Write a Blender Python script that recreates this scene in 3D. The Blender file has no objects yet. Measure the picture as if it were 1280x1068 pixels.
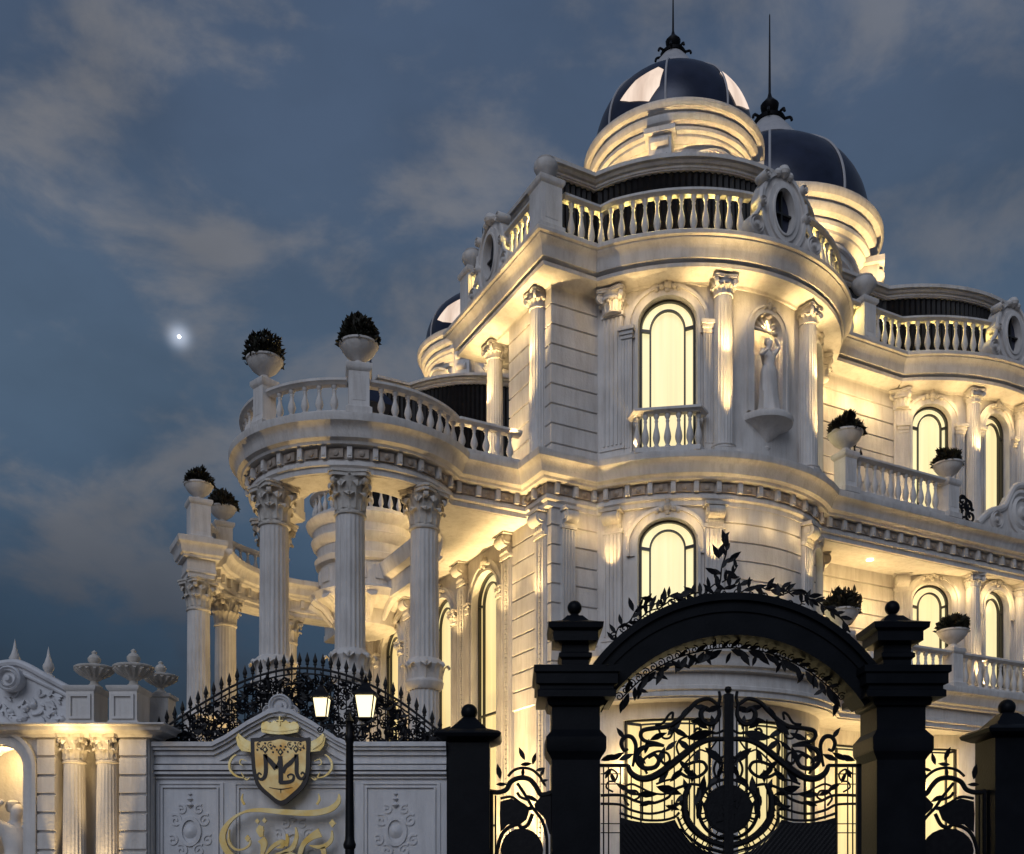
import bpy, bmesh, math, random
from math import sin, cos, pi, sqrt, radians as RD
from mathutils import Vector, Matrix
random.seed(7)
SC = bpy.context.scene
COL = SC.collection

# ------------------------------------------------------------------ camera frame helpers
FPX, CX, HY, EYE = 1290.0, 640.0, 1110.0, 1.6
def P(px, py, Y):
    "world point seen at photo pixel (px,py) when it stands Y metres away"
    return ((px - CX) / FPX * Y, Y, EYE + (HY - py) / FPX * Y)

# ------------------------------------------------------------------ materials
def mat(name, base, rough=.6, metal=0., noise=None, bump=0., emit=None, estr=0., dirt=None, spec=.5):
    m = bpy.data.materials.new(name); m.use_nodes = True
    nt = m.node_tree; b = nt.nodes['Principled BSDF']
    b.inputs['Base Color'].default_value = (*base, 1)
    b.inputs['Roughness'].default_value = rough
    b.inputs['Metallic'].default_value = metal
    b.inputs['Specular IOR Level'].default_value = spec
    tc = nt.nodes.new('ShaderNodeTexCoord')
    col = None
    if noise:
        c2, sc = noise
        n = nt.nodes.new('ShaderNodeTexNoise'); n.inputs['Scale'].default_value = sc; n.inputs['Detail'].default_value = 6
        nt.links.new(tc.outputs['Object'], n.inputs['Vector'])
        r = nt.nodes.new('ShaderNodeValToRGB')
        r.color_ramp.elements[0].position = .32; r.color_ramp.elements[1].position = .68
        r.color_ramp.elements[0].color = (*base, 1); r.color_ramp.elements[1].color = (*c2, 1)
        nt.links.new(n.outputs['Fac'], r.inputs['Fac']); col = r.outputs['Color']
    if dirt:
        mp = nt.nodes.new('ShaderNodeMapping'); mp.inputs['Scale'].default_value = (5, 5, .7)
        nt.links.new(tc.outputs['Object'], mp.inputs['Vector'])
        n = nt.nodes.new('ShaderNodeTexNoise'); n.inputs['Scale'].default_value = 1.3; n.inputs['Detail'].default_value = 8
        n.inputs['Roughness'].default_value = .7
        nt.links.new(mp.outputs['Vector'], n.inputs['Vector'])
        mr = nt.nodes.new('ShaderNodeMapRange'); mr.inputs[1].default_value = .45; mr.inputs[2].default_value = .74
        mr.inputs[3].default_value = 0; mr.inputs[4].default_value = .50
        nt.links.new(n.outputs['Fac'], mr.inputs[0])
        mx = nt.nodes.new('ShaderNodeMixRGB'); mx.inputs[2].default_value = (*dirt, 1)
        mx.inputs[1].default_value = (*base, 1)
        if col: nt.links.new(col, mx.inputs[1])
        nt.links.new(mr.outputs[0], mx.inputs[0]); col = mx.outputs[0]
    if col: nt.links.new(col, b.inputs['Base Color'])
    if bump:
        n = nt.nodes.new('ShaderNodeTexNoise'); n.inputs['Scale'].default_value = 26; n.inputs['Detail'].default_value = 8
        nt.links.new(tc.outputs['Object'], n.inputs['Vector'])
        bp = nt.nodes.new('ShaderNodeBump'); bp.inputs['Strength'].default_value = bump; bp.inputs['Distance'].default_value = .02
        nt.links.new(n.outputs['Fac'], bp.inputs['Height']); nt.links.new(bp.outputs['Normal'], b.inputs['Normal'])
    if emit:
        b.inputs['Emission Color'].default_value = (*emit, 1); b.inputs['Emission Strength'].default_value = estr
    return m

def win_mat(name, a, b_, s):
    m = mat(name, (.25, .2, .12), .25)
    nt = m.node_tree; b = nt.nodes['Principled BSDF']
    tc = nt.nodes.new('ShaderNodeTexCoord'); mp = nt.nodes.new('ShaderNodeMapping')
    mp.inputs['Scale'].default_value = (1.6, 1.6, .22)
    n = nt.nodes.new('ShaderNodeTexNoise'); n.inputs['Scale'].default_value = 1.1; n.inputs['Detail'].default_value = 2
    nt.links.new(tc.outputs['Object'], mp.inputs['Vector']); nt.links.new(mp.outputs['Vector'], n.inputs['Vector'])
    r = nt.nodes.new('ShaderNodeValToRGB'); r.color_ramp.elements[0].position = .3; r.color_ramp.elements[1].position = .62
    r.color_ramp.elements[0].color = (*b_, 1); r.color_ramp.elements[1].color = (*a, 1)
    nt.links.new(n.outputs['Fac'], r.inputs['Fac'])
    wv = nt.nodes.new('ShaderNodeTexNoise'); m3 = nt.nodes.new('ShaderNodeMapping'); m3.inputs['Scale'].default_value = (9, 9, .12)
    nt.links.new(tc.outputs['Object'], m3.inputs['Vector']); nt.links.new(m3.outputs['Vector'], wv.inputs['Vector']); wv.inputs['Scale'].default_value = 1.6; wv.inputs['Detail'].default_value = 2
    q = nt.nodes.new('ShaderNodeMapRange'); q.inputs[1].default_value = .35; q.inputs[2].default_value = .65; q.inputs[3].default_value = .93; q.inputs[4].default_value = 1.03; nt.links.new(wv.outputs['Fac'], q.inputs[0])
    mu = nt.nodes.new('ShaderNodeMixRGB'); mu.blend_type = 'MULTIPLY'; mu.inputs[0].default_value = 1.; nt.links.new(r.outputs['Color'], mu.inputs[1]); nt.links.new(q.outputs[0], mu.inputs[2])
    nt.links.new(mu.outputs[0], b.inputs['Emission Color'])
    b.inputs['Emission Strength'].default_value = s
    return m

STONE = mat('stone', (.60, .565, .535), .62, noise=((.74, .70, .665), 1.7), bump=.35, dirt=(.33, .28, .24))
CARVE = mat('carved_stone', (.50, .46, .41), .7, noise=((.66, .61, .55), 9.), bump=.5, dirt=(.30, .26, .22))
WALLM = mat('boundary_stone', (.60, .59, .60), .6, noise=((.68, .67, .68), 1.6), bump=.2, dirt=(.36, .35, .36))
IRON = mat('black_iron', (.004, .004, .006), .45, noise=((.008, .008, .010), 12), bump=.15, spec=.18)
PILM = mat('black_pillar', (.003, .004, .006), .45, noise=((.007, .008, .011), 2.4), bump=.12, spec=.1)
FRIEZE_SHADE = mat('frieze_shaded_stone', (.28, .22, .17), .7, noise=((.44, .37, .31), 7.), bump=.4)  # same stone browned and darkened, the recess's shade painted into its colour
MANS = mat('dark_roof', (.006, .005, .005), .5, noise=((.012, .009, .009), 6), spec=.2)
NAVY = mat('dome_metal', (.010, .014, .034), .34, metal=.2, noise=((.022, .028, .058), 2.2), bump=.12)
PALEM = mat('pale_lead', (.42, .41, .42), .5, noise=((.5, .48, .48), 8))
FRAME = mat('window_frame', (.012, .011, .010), .4)
LEAFM = mat('shrub_leaf', (.014, .018, .010), .6, noise=((.030, .022, .016), 9), spec=.25)
GOLD = mat('gold', (.90, .62, .16), .25, metal=.35, noise=((1., .86, .46), 6))
GOLDF = mat('gold_face', (.76, .40, .08), .32, metal=.25, noise=((1., .80, .38), 5))
BLACKL = mat('black_enamel', (.012, .008, .008), .3)
GROUND = mat('paving', (.10, .095, .09), .8, noise=((.15, .14, .13), 4), bump=.3)
PANE = win_mat('lit_glass', (1., .90, .50), (1., .80, .40), 1.0)
PANEB = win_mat('lit_glass_deep', (1., .86, .42), (.95, .68, .28), .95)
SKYP = win_mat('skylight_glass', (1., .80, .66), (.66, .48, .38), 1.0)
BULB = mat('lamp_glass', (.9, .8, .6), .3, emit=(1., .84, .46), estr=1.7)
SPOTG = mat('downlight_glass', (.9, .8, .6), .3, emit=(1., .86, .55), estr=4.)
STARM = mat('star_light', (1, 1, 1), .3, emit=(.86, .92, 1.), estr=14.)

# ------------------------------------------------------------------ mesh builder
class MB:
    def __init__(s): s.v = []; s.f = []
    def add(s, vs, fs, M=None):
        b = len(s.v)
        s.v += [tuple(M @ Vector(p)) for p in vs] if M is not None else [tuple(p) for p in vs]
        s.f += [tuple(i + b for i in f) for f in fs]
        return s
    def box(s, x0, x1, y0, y1, z0, z1, M=None):
        vs = [(x, y, z) for z in (z0, z1) for y in (y0, y1) for x in (x0, x1)]
        return s.add(vs, [(0, 2, 3, 1), (4, 5, 7, 6), (0, 1, 5, 4), (2, 6, 7, 3), (0, 4, 6, 2), (1, 3, 7, 5)], M)
    def lathe(s, prof, n=24, M=None, a0=0., a1=2 * pi):
        full = abs(a1 - a0 - 2 * pi) < 1e-6
        m = n if full else n + 1
        vs, fs = [], []
        for r, z in prof:
            for i in range(m):
                a = a0 + (a1 - a0) * i / n
                vs.append((r * cos(a), r * sin(a), z))
        for j in range(len(prof) - 1):
            for i in range(n):
                k = (i + 1) % m
                fs.append((j * m + i, j * m + k, (j + 1) * m + k, (j + 1) * m + i))
        if full:
            if prof[0][0] > 1e-4: fs.append(tuple(range(m))[::-1])
            if prof[-1][0] > 1e-4: fs.append(tuple(range((len(prof) - 1) * m, len(prof) * m)))
        return s.add(vs, fs, M)
    def tube(s, pts, r, n=6, M=None):
        pts = [Vector(p) for p in pts]; k = len(pts)
        rr = r if isinstance(r, (list, tuple)) else [r] * k
        vs, fs = [], []
        up = None
        for i, p in enumerate(pts):
            d = (pts[min(i + 1, k - 1)] - pts[max(i - 1, 0)])
            if d.length < 1e-9: d = Vector((0, 0, 1))
            d.normalize()
            if up is None: up = Vector((0, 1, 0)) if abs(d.y) < .9 else Vector((1, 0, 0))
            a = d.cross(up); a.normalize(); b = a.cross(d); up = b
            for j in range(n):
                t = 2 * pi * j / n
                vs.append(p + (a * cos(t) + b * sin(t)) * rr[i])
        for i in range(k - 1):
            for j in range(n):
                q = (j + 1) % n
                fs.append((i * n + j, i * n + q, (i + 1) * n + q, (i + 1) * n + j))
        fs.append(tuple(range(n))[::-1]); fs.append(tuple(range((k - 1) * n, k * n)))
        return s.add(vs, fs, M)
    def prism(s, poly, d0, d1, plane='xz', M=None):
        n = len(poly)
        if plane == 'xz': vs = [(x, d0, z) for x, z in poly] + [(x, d1, z) for x, z in poly]
        else: vs = [(x, y, d0) for x, y in poly] + [(x, y, d1) for x, y in poly]
        fs = [tuple(range(n))[::-1], tuple(range(n, 2 * n))] + [(i, (i + 1) % n, n + (i + 1) % n, n + i) for i in range(n)]
        return s.add(vs, fs, M)
    def sweep(s, path, prof, closed=False, cap=True, M=None, ring=False):
        "profile of (offset outward, z) carried along a plan path; outward is to the right of travel"
        n = len(path); vs, fs = [], []
        for i in range(n):
            def seg(a, b):
                d = Vector((path[b][0] - path[a][0], path[b][1] - path[a][1])); d.normalize(); return Vector((d.y, -d.x))
            n0 = seg((i - 1) % n, i) if (closed or i > 0) else None
            n1 = seg(i, (i + 1) % n) if (closed or i < n - 1) else None
            if n0 is None: m = n1
            elif n1 is None: m = n0
            else:
                m = n0 + n1
                if m.length < 1e-6: m = n0
                else: m = m.normalized() / max(.35, m.normalized().dot(n0))
            for o, z in prof: vs.append((path[i][0] + m.x * o, path[i][1] + m.y * o, z))
        k = len(prof); kk = k if ring else k - 1
        for i in range(n if closed else n - 1):
            j = (i + 1) % n
            for q in range(kk):
                w = (q + 1) % k
                fs.append((i * k + q, j * k + q, j * k + w, i * k + w))
        if cap and not closed:
            fs.append(tuple(range(k))); fs.append(tuple(range((n - 1) * k, n * k))[::-1])
        return s.add(vs, fs, M)
    def sq(s, hx, hy, prof, M=None):
        pa = [(-hx, -hy), (hx, -hy), (hx, hy), (-hx, hy)]
        s.sweep(pa, prof, closed=True, M=M)
        for o, z in (prof[0], prof[-1]):
            s.add([(-hx - o, -hy - o, z), (hx + o, -hy - o, z), (hx + o, hy + o, z), (-hx - o, hy + o, z)], [(0, 1, 2, 3)], M)
        return s
    def build(s, name, m, parent=None, loc=(0, 0, 0), rz=0., ang=.6):
        me = bpy.data.meshes.new(name); me.from_pydata(s.v, [], s.f)
        bm = bmesh.new(); bm.from_mesh(me)
        bmesh.ops.recalc_face_normals(bm, faces=bm.faces)
        for f in bm.faces: f.smooth = True
        for e in bm.edges:
            if len(e.link_faces) != 2 or e.calc_face_angle(0) > ang: e.smooth = False
        bm.to_mesh(me); bm.free()
        me.materials.append(m)
        o = bpy.data.objects.new(name, me); COL.objects.link(o)
        o.parent = parent; o.location = loc; o.rotation_euler = (0, 0, rz)
        return o

def T(x, y, z, rz=0., s=1.): return Matrix.Translation((x, y, z)) @ Matrix.Rotation(rz, 4, 'Z') @ Matrix.Scale(s, 4)
def thing(name, label, cat, loc=(0, 0, 0), rz=0., group=None):
    o = bpy.data.objects.new(name, None); COL.objects.link(o); o.location = loc; o.rotation_euler = (0, 0, rz)
    o.empty_display_size = .1
    return tag(o, label, cat, group)
def tag(o, label, cat, group=None):
    o['label'] = label; o['category'] = cat
    if group: o['group'] = group
    return o
KIDS = {}
def dup(o, parent=None, loc=None, rz=None):
    "copy a part (or a thing) and everything under it"
    c = o.copy(); COL.objects.link(c)
    c.parent = parent
    if loc is not None: c.location = loc
    if rz is not None: c.rotation_euler = (0, 0, rz)
    for ch in list(o.children): dup(ch, c)
    return c
def cr(pts, n=6):
    "Catmull-Rom through 2-D or 3-D points"
    out = []; k = len(pts)
    for i in range(k - 1):
        p0, p1, p2, p3 = pts[max(i - 1, 0)], pts[i], pts[i + 1], pts[min(i + 2, k - 1)]
        for j in range(n):
            t = j / n
            out.append(tuple(.5 * (2 * b + (c - a) * t + (2 * a - 5 * b + 4 * c - d) * t * t + (3 * b - a - 3 * c + d) * t ** 3)
                             for a, b, c, d in zip(p0, p1, p2, p3)))
    out.append(tuple(pts[-1])); return out
def arc(cx, cy, r, a0, a1, n):
    "plan arc; angle in degrees from the -y direction towards +x"
    return [(cx + r * sin(RD(a0 + (a1 - a0) * i / n)), cy - r * cos(RD(a0 + (a1 - a0) * i / n))) for i in range(n + 1)]
def walk(path, step, inset=0.):
    "evenly spaced (x, y, heading of outward normal) along a plan path"
    L = [0.]
    for a, b in zip(path, path[1:]): L.append(L[-1] + math.hypot(b[0] - a[0], b[1] - a[1]))
    tot = L[-1] - 2 * inset; n = max(1, int(round(tot / step))); out = []
    for i in range(n):
        t = inset + tot * (i + .5) / n; j = 0
        while j < len(L) - 2 and L[j + 1] < t: j += 1
        f = (t - L[j]) / max(1e-9, L[j + 1] - L[j]); a, b = path[j], path[j + 1]
        d = Vector((b[0] - a[0], b[1] - a[1])).normalized()
        out.append((a[0] + (b[0] - a[0]) * f, a[1] + (b[1] - a[1]) * f, math.atan2(d.y, d.x)))
    return out

# surface maps: (s along wall, z, d outward)
def flat_map(x0, y0, dx, dy):
    return lambda s, z, d: (x0 + dx * s + dy * d, y0 + dy * s - dx * d, z)
def cyl_map(cx, cy, r):
    return lambda s, z, d: (cx + (r + d) * sin(s / r), cy - (r + d) * cos(s / r), z)

def ribbon(mb, mp, pts, w, d0, d1, closed=False):
    n = len(pts); vs, fs = [], []
    for i in range(n):
        a = pts[(i - 1) % n if closed else max(i - 1, 0)]; b = pts[(i + 1) % n if closed else min(i + 1, n - 1)]
        t = Vector((b[0] - a[0], b[1] - a[1])); t.normalize(); nx, nz = -t.y * w / 2, t.x * w / 2
        x, z = pts[i]
        vs += [mp(x + nx, z + nz, d0), mp(x - nx, z - nz, d0), mp(x - nx, z - nz, d1), mp(x + nx, z + nz, d1)]
    for i in range(n if closed else n - 1):
        j = (i + 1) % n
        for q in range(4): fs.append((4 * i + q, 4 * i + (q + 1) % 4, 4 * j + (q + 1) % 4, 4 * j + q))
    if not closed: fs += [(0, 1, 2, 3), (4 * n - 1, 4 * n - 2, 4 * n - 3, 4 * n - 4)]
    mb.add(vs, fs)
def arch_pts(c, w, zb, zs, rise, n=20, down=True):
    p = [(c - w / 2, zb)] if down else []
    p += [(c - w / 2 * cos(pi * i / n), zs + rise * sin(pi * i / n)) for i in range(n + 1)]
    if down: p.append((c + w / 2, zb))
    return p
def opening_wall(mb, mp, s0, s1, z0, z1, ops=(), depth=.22, ds=.25):
    cuts = {round(s0, 5), round(s1, 5)}
    n = max(1, int((s1 - s0) / ds))
    for i in range(n + 1): cuts.add(round(s0 + (s1 - s0) * i / n, 5))
    for c, w, zb, zs, rise in ops:
        for i in range(17): cuts.add(round(c - w / 2 * cos(pi * i / 16), 5))
    cs = sorted(cuts); cs = [c for i, c in enumerate(cs) if i == 0 or c - cs[i - 1] > 1e-4]
    def q(a, b, za0, za1, zb0, zb1, da=0., db=0.):
        mb.add([mp(a, za0, da), mp(b, zb0, da), mp(b, zb1, db), mp(a, za1, db)], [(0, 1, 2, 3)])
    for a, b in zip(cs, cs[1:]):
        m = (a + b) / 2; hit = None
        for o in ops:
            if abs(m - o[0]) < o[1] / 2: hit = o
        if hit is None: q(a, b, z0, z1, z0, z1); continue
        c, w, zb, zs, rise = hit
        top = lambda s: zs + rise * sqrt(max(0, 1 - ((s - c) / (w / 2)) ** 2))
        if zb > z0 + 1e-3: q(a, b, z0, zb, z0, zb)
        q(a, b, top(a), z1, top(b), z1)
        mb.add([mp(a, top(a), 0), mp(b, top(b), 0), mp(b, top(b), -depth), mp(a, top(a), -depth)], [(0, 1, 2, 3)])
        mb.add([mp(a, zb, 0), mp(b, zb, 0), mp(b, zb, -depth), mp(a, zb, -depth)], [(0, 1, 2, 3)])
    for c, w, zb, zs, rise in ops:
        for sgn in (-1, 1):
            x = c + sgn * w / 2
            mb.add([mp(x, zb, 0), mp(x, zs, 0), mp(x, zs, -depth), mp(x, zb, -depth)], [(0, 1, 2, 3)])

# ------------------------------------------------------------------ the villa: frame of reference
ZM0, ZM1 = 9.70, 10.70          # main entablature
ZU0, ZU1 = 14.40, 15.15         # upper cornice
villa = thing('villa', 'grand white stone villa with three domes, curved bays, columned terraces and glowing arched windows', 'villa',
              (0.853, 22.0, 0), RD(28))
VM = Matrix.Translation((0.853, 22.0, 0)) @ Matrix.Rotation(RD(28), 4, 'Z')
def VW(x, y, z): return tuple(VM @ Vector((x, y, z)))
C1, R1 = (4.28, 1.69), 3.6
C2, R2 = (12.95, 3.3), 4.3
CP = (-3.61, 2.26)
J1 = math.degrees(math.acos(C1[1] / R1)); J2 = math.degrees(math.acos(C2[1] / R2))
XJ1a, XJ1b = C1[0] - R1 * sin(RD(J1)), C1[0] + R1 * sin(RD(J1))
XJ2a, XJ2b = C2[0] - R2 * sin(RD(J2)), C2[0] + R2 * sin(RD(J2))
S1 = lambda deg: RD(deg) * R1
S2 = lambda deg: RD(deg) * R2
bay1, bay2 = cyl_map(*C1, R1), cyl_map(*C2, R2)
front = flat_map(0, 0, 1, 0)
side = flat_map(0, 0, 0, -1)      # s runs towards the corner: s = -y

# ---- walls
def rust_prof(z0, z1, h=.42, d=.05):
    n = max(1, int(round((z1 - z0) / h))); h = (z1 - z0) / n; p = [(-.02, z0)]
    for i in range(n):
        a, b = z0 + i * h, z0 + (i + 1) * h
        p += [(d - .045, a + .001), (d - .045, a + .008), (d, a + .022), (d, b - .022), (d - .045, b - .008), (d - .045, b - .0005)]
    p.append((-.02, z1)); return p
w = MB()
W1 = [(S1(-36.5), 1.22, 10.85, 13.62, .54), (S1(0), .80, 11.78, 13.6, .40), (S1(36.5), 1.22, 10.85, 13.62, .54)]
opening_wall(w, bay1, S1(-J1), S1(J1), ZM1 - .1, ZU0 + .1, W1)
w.build('wall', STONE, villa)
w = MB()
W1m = [(S1(-36.5), 1.24, 6.9, 8.95, .50), (S1(36.5), 1.24, 6.9, 8.95, .50)]
opening_wall(w, bay1, S1(-J1), S1(J1), 6.6, ZM0 + .1, W1m)
W1g = [(S1(-36.5), 1.9, .3, 5.2, .02), (S1(0), 1.5, .3, 5.2, .02), (S1(36.5), 1.9, .3, 5.2, .02)]
opening_wall(w, bay1, S1(-J1), S1(J1), 0, 5.7, W1g)
w.build('wall', STONE, villa)
w = MB()
W2 = [(S2(-26.5), 1.0, 10.85, 13.62, .47), (S2(0), .92, 10.85, 13.62, .44), (S2(26.5), 1.0, 10.85, 13.62, .47)]
opening_wall(w, bay2, S2(-J2), S2(J2), ZM1 - .1, ZU0 + .1, W2)
W2m = [(S2(-26.5), 1.0, 6.9, 8.98, .48), (S2(0), .92, 6.9, 8.98, .45), (S2(26.5), 1.0, 6.9, 8.98, .48)]
opening_wall(w, bay2, S2(-J2), S2(J2), 6.6, ZM0 + .1, W2m)
W2g = [(S2(-26.5), 1.5, .3, 5.2, .02), (S2(0), 1.2, .3, 5.2, .02), (S2(26.5), 1.5, .3, 5.2, .02)]
opening_wall(w, bay2, S2(-J2), S2(J2), 0, 5.7, W2g)
w.build('wall', STONE, villa)
w = MB()
WS = [(-3.1, 1.35, .4, 8.55, .62), (-5.7, 1.35, .4, 8.55, .62), (-9.3, 1.35, .4, 8.55, .62), (-12.2, 1.35, .4, 8.55, .62)]
opening_wall(w, side, -14, 0, 0, ZM0 + .1, WS, depth=.3)
w.build('wall', STONE, villa)
w = MB()
opening_wall(w, front, XJ1b, XJ2a, 0, 5.7, [(8.75, 1.2, .3, 5.2, .02)])
w.build('wall', STONE, villa); w = MB(); opening_wall(w, front, 0, XJ1a, 0, 5.7, []); w.build('wall', STONE, villa); w = MB()
opening_wall(w, front, XJ2b, 17.5, 0, ZU0 + .1, [])
w.build('wall', STONE, villa)
# rusticated corners and panels
for pa, za, zb in (
    ([(3.2, 1.82), (0, 1.82), (0, 0), (XJ1a + .03, 0)], ZM1 - .05, ZU0 + .05),
    ([(0, 2.1), (0, 0), (XJ1a + .03, 0)], 5.6, ZM0 + .05),
    ([(XJ1b - .03, 0), (XJ2a + .03, 0)], 6.6, ZM0 + .05),
    ([(XJ1b - .03, 0), (XJ2a + .03, 0)], ZM1 - .05, ZU0 + .05),
    (arc(*C1, R1, -17, 17, 14), 6.6, ZM0 + .05),
    (arc(*C1, R1, 25, 60, 14)[:3], 6.6, ZM0 + .05),
    ):
    w = MB(); w.sweep(pa, rust_prof(za, zb), cap=False); w.build('rusticated_wall', STONE, villa, ang=.4)
# hidden core that keeps the house solid
w = MB()
w.box(4.4, 17, 3.3, 13.5, ZM1 - .3, 16.9)
w.box(.5, 17, 4.4, 13.8, 0, ZM1 - .35)
w.build('dark_core', MANS, villa)

# ---- main entablature with terraces
TB = -1.25
tb_ang = math.degrees(math.acos((C1[1] - TB) / R1))
ring_out = arc(*CP, 2.1, -142, 49.6, 46)
MPATH = ring_out[:-1] + [(CP[0] + 2.1 * sin(RD(49.6)), .9), (-.10, .9), (-.10, -.02), (XJ1a, -.02)] + \
        arc(*C1, R1, -J1 + 2, tb_ang, 40) + [(17.5, TB)]
MPROF = [(-.3, ZM0 - .02), (.07, ZM0), (.07, ZM0 + .10), (.13, ZM0 + .13), (.13, ZM0 + .20), (.10, ZM0 + .22), (.10, ZM0 + .47), (.26, ZM0 + .49),
         (.28, ZM0 + .54), (.36, ZM0 + .58), (.39, ZM0 + .66), (.41, ZM0 + .74), (.46, ZM0 + .80), (.52, ZM0 + .84), (.54, ZM0 + .93), (.54, ZM0 + .98), (-.3, ZM1)]
def shift(prof, dz, k=1.): return [(o * k, z + dz) for o, z in prof]
w = MB(); w.sweep(MPATH, MPROF)
for x, y, a in walk(MPATH, .46):
    w.box(-.05, .05, -.20, -.08, ZM0 + .25, ZM0 + .475, T(x, y, 0, a)); w.box(-.03, .03, -.215, -.18, ZM0 + .29, ZM0 + .35, T(x, y, 0, a))
en = w.build('entablature', STONE, villa, ang=.5)
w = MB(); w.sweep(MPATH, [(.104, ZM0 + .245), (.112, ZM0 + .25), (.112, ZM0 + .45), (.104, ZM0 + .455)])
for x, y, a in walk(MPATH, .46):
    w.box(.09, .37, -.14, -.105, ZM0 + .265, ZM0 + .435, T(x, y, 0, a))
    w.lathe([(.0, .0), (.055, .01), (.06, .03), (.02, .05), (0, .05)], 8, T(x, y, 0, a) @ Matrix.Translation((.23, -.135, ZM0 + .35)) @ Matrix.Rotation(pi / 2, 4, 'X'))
w.build('frieze', FRIEZE_SHADE, en)
# terrace slabs
inner = arc(*CP, 1.35, -142, 42, 34) + cr([(-2.55, 1.45), (-1.95, 1.85), (-1.3, 2.7), (-.8, 3.9), (-.55, 5.2), (-.5, 14)], 6)
slab = [(x, y) for x, y in ring_out[:-1]] + [(-2.01, .9), (-.10, .9), (.25, .9), (.25, 14)] + inner[::-1]
w = MB(); w.prism(slab, ZM0 - .01, ZM1 - .02, 'xy')
w.sweep(inner[::-1], [(0, ZM0 + .0), (.06, ZM0 + .02), (.06, ZM0 + .2), (.03, ZM0 + .22), (.03, ZM0 + .5), (.2, ZM0 + .6), (.3, ZM0 + .9), (.3, ZM0 + .97), (-.1, ZM0 + .985)])
w.build('terrace_slab', STONE, villa)
w = MB()
slab2 = [(XJ1a - .9, .3), (XJ1a, -.02)] + arc(*C1, R1, -J1 + 2, tb_ang, 30) + [(17.5, TB), (17.5, .3)]
w.prism(slab2, ZM0 - .014, ZM1 - .024, 'xy')
w.build('terrace_slab', STONE, villa)

# lower balcony band
LPATH = arc(*C1, 4.0, -70, math.degrees(math.acos((C1[1] - TB) / 4.0)), 40) + [(17.5, TB)]
w = MB(); w.sweep(LPATH, [(-.4, 5.55)] + [(o * .85, 5.6 + (z - ZM0) * 1.0) for o, z in MPROF[1:]])
w.prism(LPATH[:41] + [(17.5, TB), (17.5, .3), (C1[0] - 3, .3)], 5.56, 6.57, 'xy')
w.build('balcony_slab', STONE, villa, ang=.5)

# ---- upper cornice
UPATH = [(4.4, 3.2), (0, 3.2), (0, 0), (XJ1a, 0)] + arc(*C1, R1, -J1 + 1.5, J1 - 1.5, 60) + [(XJ1b, 0), (XJ2a, 0)] + \
        arc(*C2, R2, -J2 + 1.5, J2 - 1.5, 44) + [(XJ2b, 0), (17.5, 0)]
UPROF = [(-.3, ZU0 - .04), (.05, ZU0 - .03), (.07, ZU0 + .02), (.12, ZU0 + .05), (.50, ZU0 + .09), (.52, ZU0 + .16), (.38, ZU0 + .18), (.38, ZU0 + .235),
         (.55, ZU0 + .25), (.57, ZU0 + .31), (.58, ZU0 + .40), (.62, ZU0 + .50), (.68, ZU0 + .56), (.70, ZU0 + .58), (.70, ZU0 + .61), (.76, ZU0 + .63), (.77, ZU0 + .70), (.74, ZU0 + .73), (-.5, ZU1)]
w = MB(); w.sweep(UPATH, UPROF); w.prism([(4.6, 3.2)] + UPATH[1:] + [(17.5, 3.5), (4.6, 3.5)], ZU0 - .02, ZU1 - .05, 'xy')
w.build('roof_cornice', STONE, villa, ang=.5)

# ---- mansard roofs
def zig(path, step=.07, amp=.022):
    pts = walk(path, step); out = []
    for i, (x, y, a) in enumerate(pts):
        k = amp if i % 2 else -amp
        out.append((x + k * sin(a), y - k * cos(a)))
    return [path[0]] + out + [path[-1]]
def mansard(dx, dy, full):
    i = .28
    j = math.degrees(math.acos((C1[1] - i) / (R1 - i)))
    rp = [(4.6, 3.0), (i, 3.0), (i, i)] + arc(C1[0], C1[1], R1 - i, -j, j if full else 40, 44)
    if full:
        j2 = math.degrees(math.acos((C2[1] - i) / (R2 - i)))
        rp += arc(C2[0], C2[1], R2 - i, -j2, j2, 36) + [(17.5, i)]
    rp = [(x + dx, y + dy) for x, y in rp]
    m = MB(); z0 = ZU1 - .05 if full else 11.0
    m.sweep(zig(rp), [(0, z0), (-.06, 17.09)], cap=False)
    o = m.build('mansard_roof', MANS, villa, ang=.1)
    c = MB()
    c.sweep(rp, [(-.1, 17.06), (.03, 17.07), (.04, 17.11), (.09, 17.13), (.13, 17.18), (.19, 17.20), (.20, 17.28), (.12, 17.31), (-.6, 17.34)])
    c.prism(rp + ([(17.5, 6), (4.6, 6)] if full else [(4.6 + dx + 3, 3 + dy)]), 17.04, 17.28, 'xy')
    c.build('roof_coping', STONE, o, ang=.5)
mansard(0, 0, True); mansard(0, 10.65, False)

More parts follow.
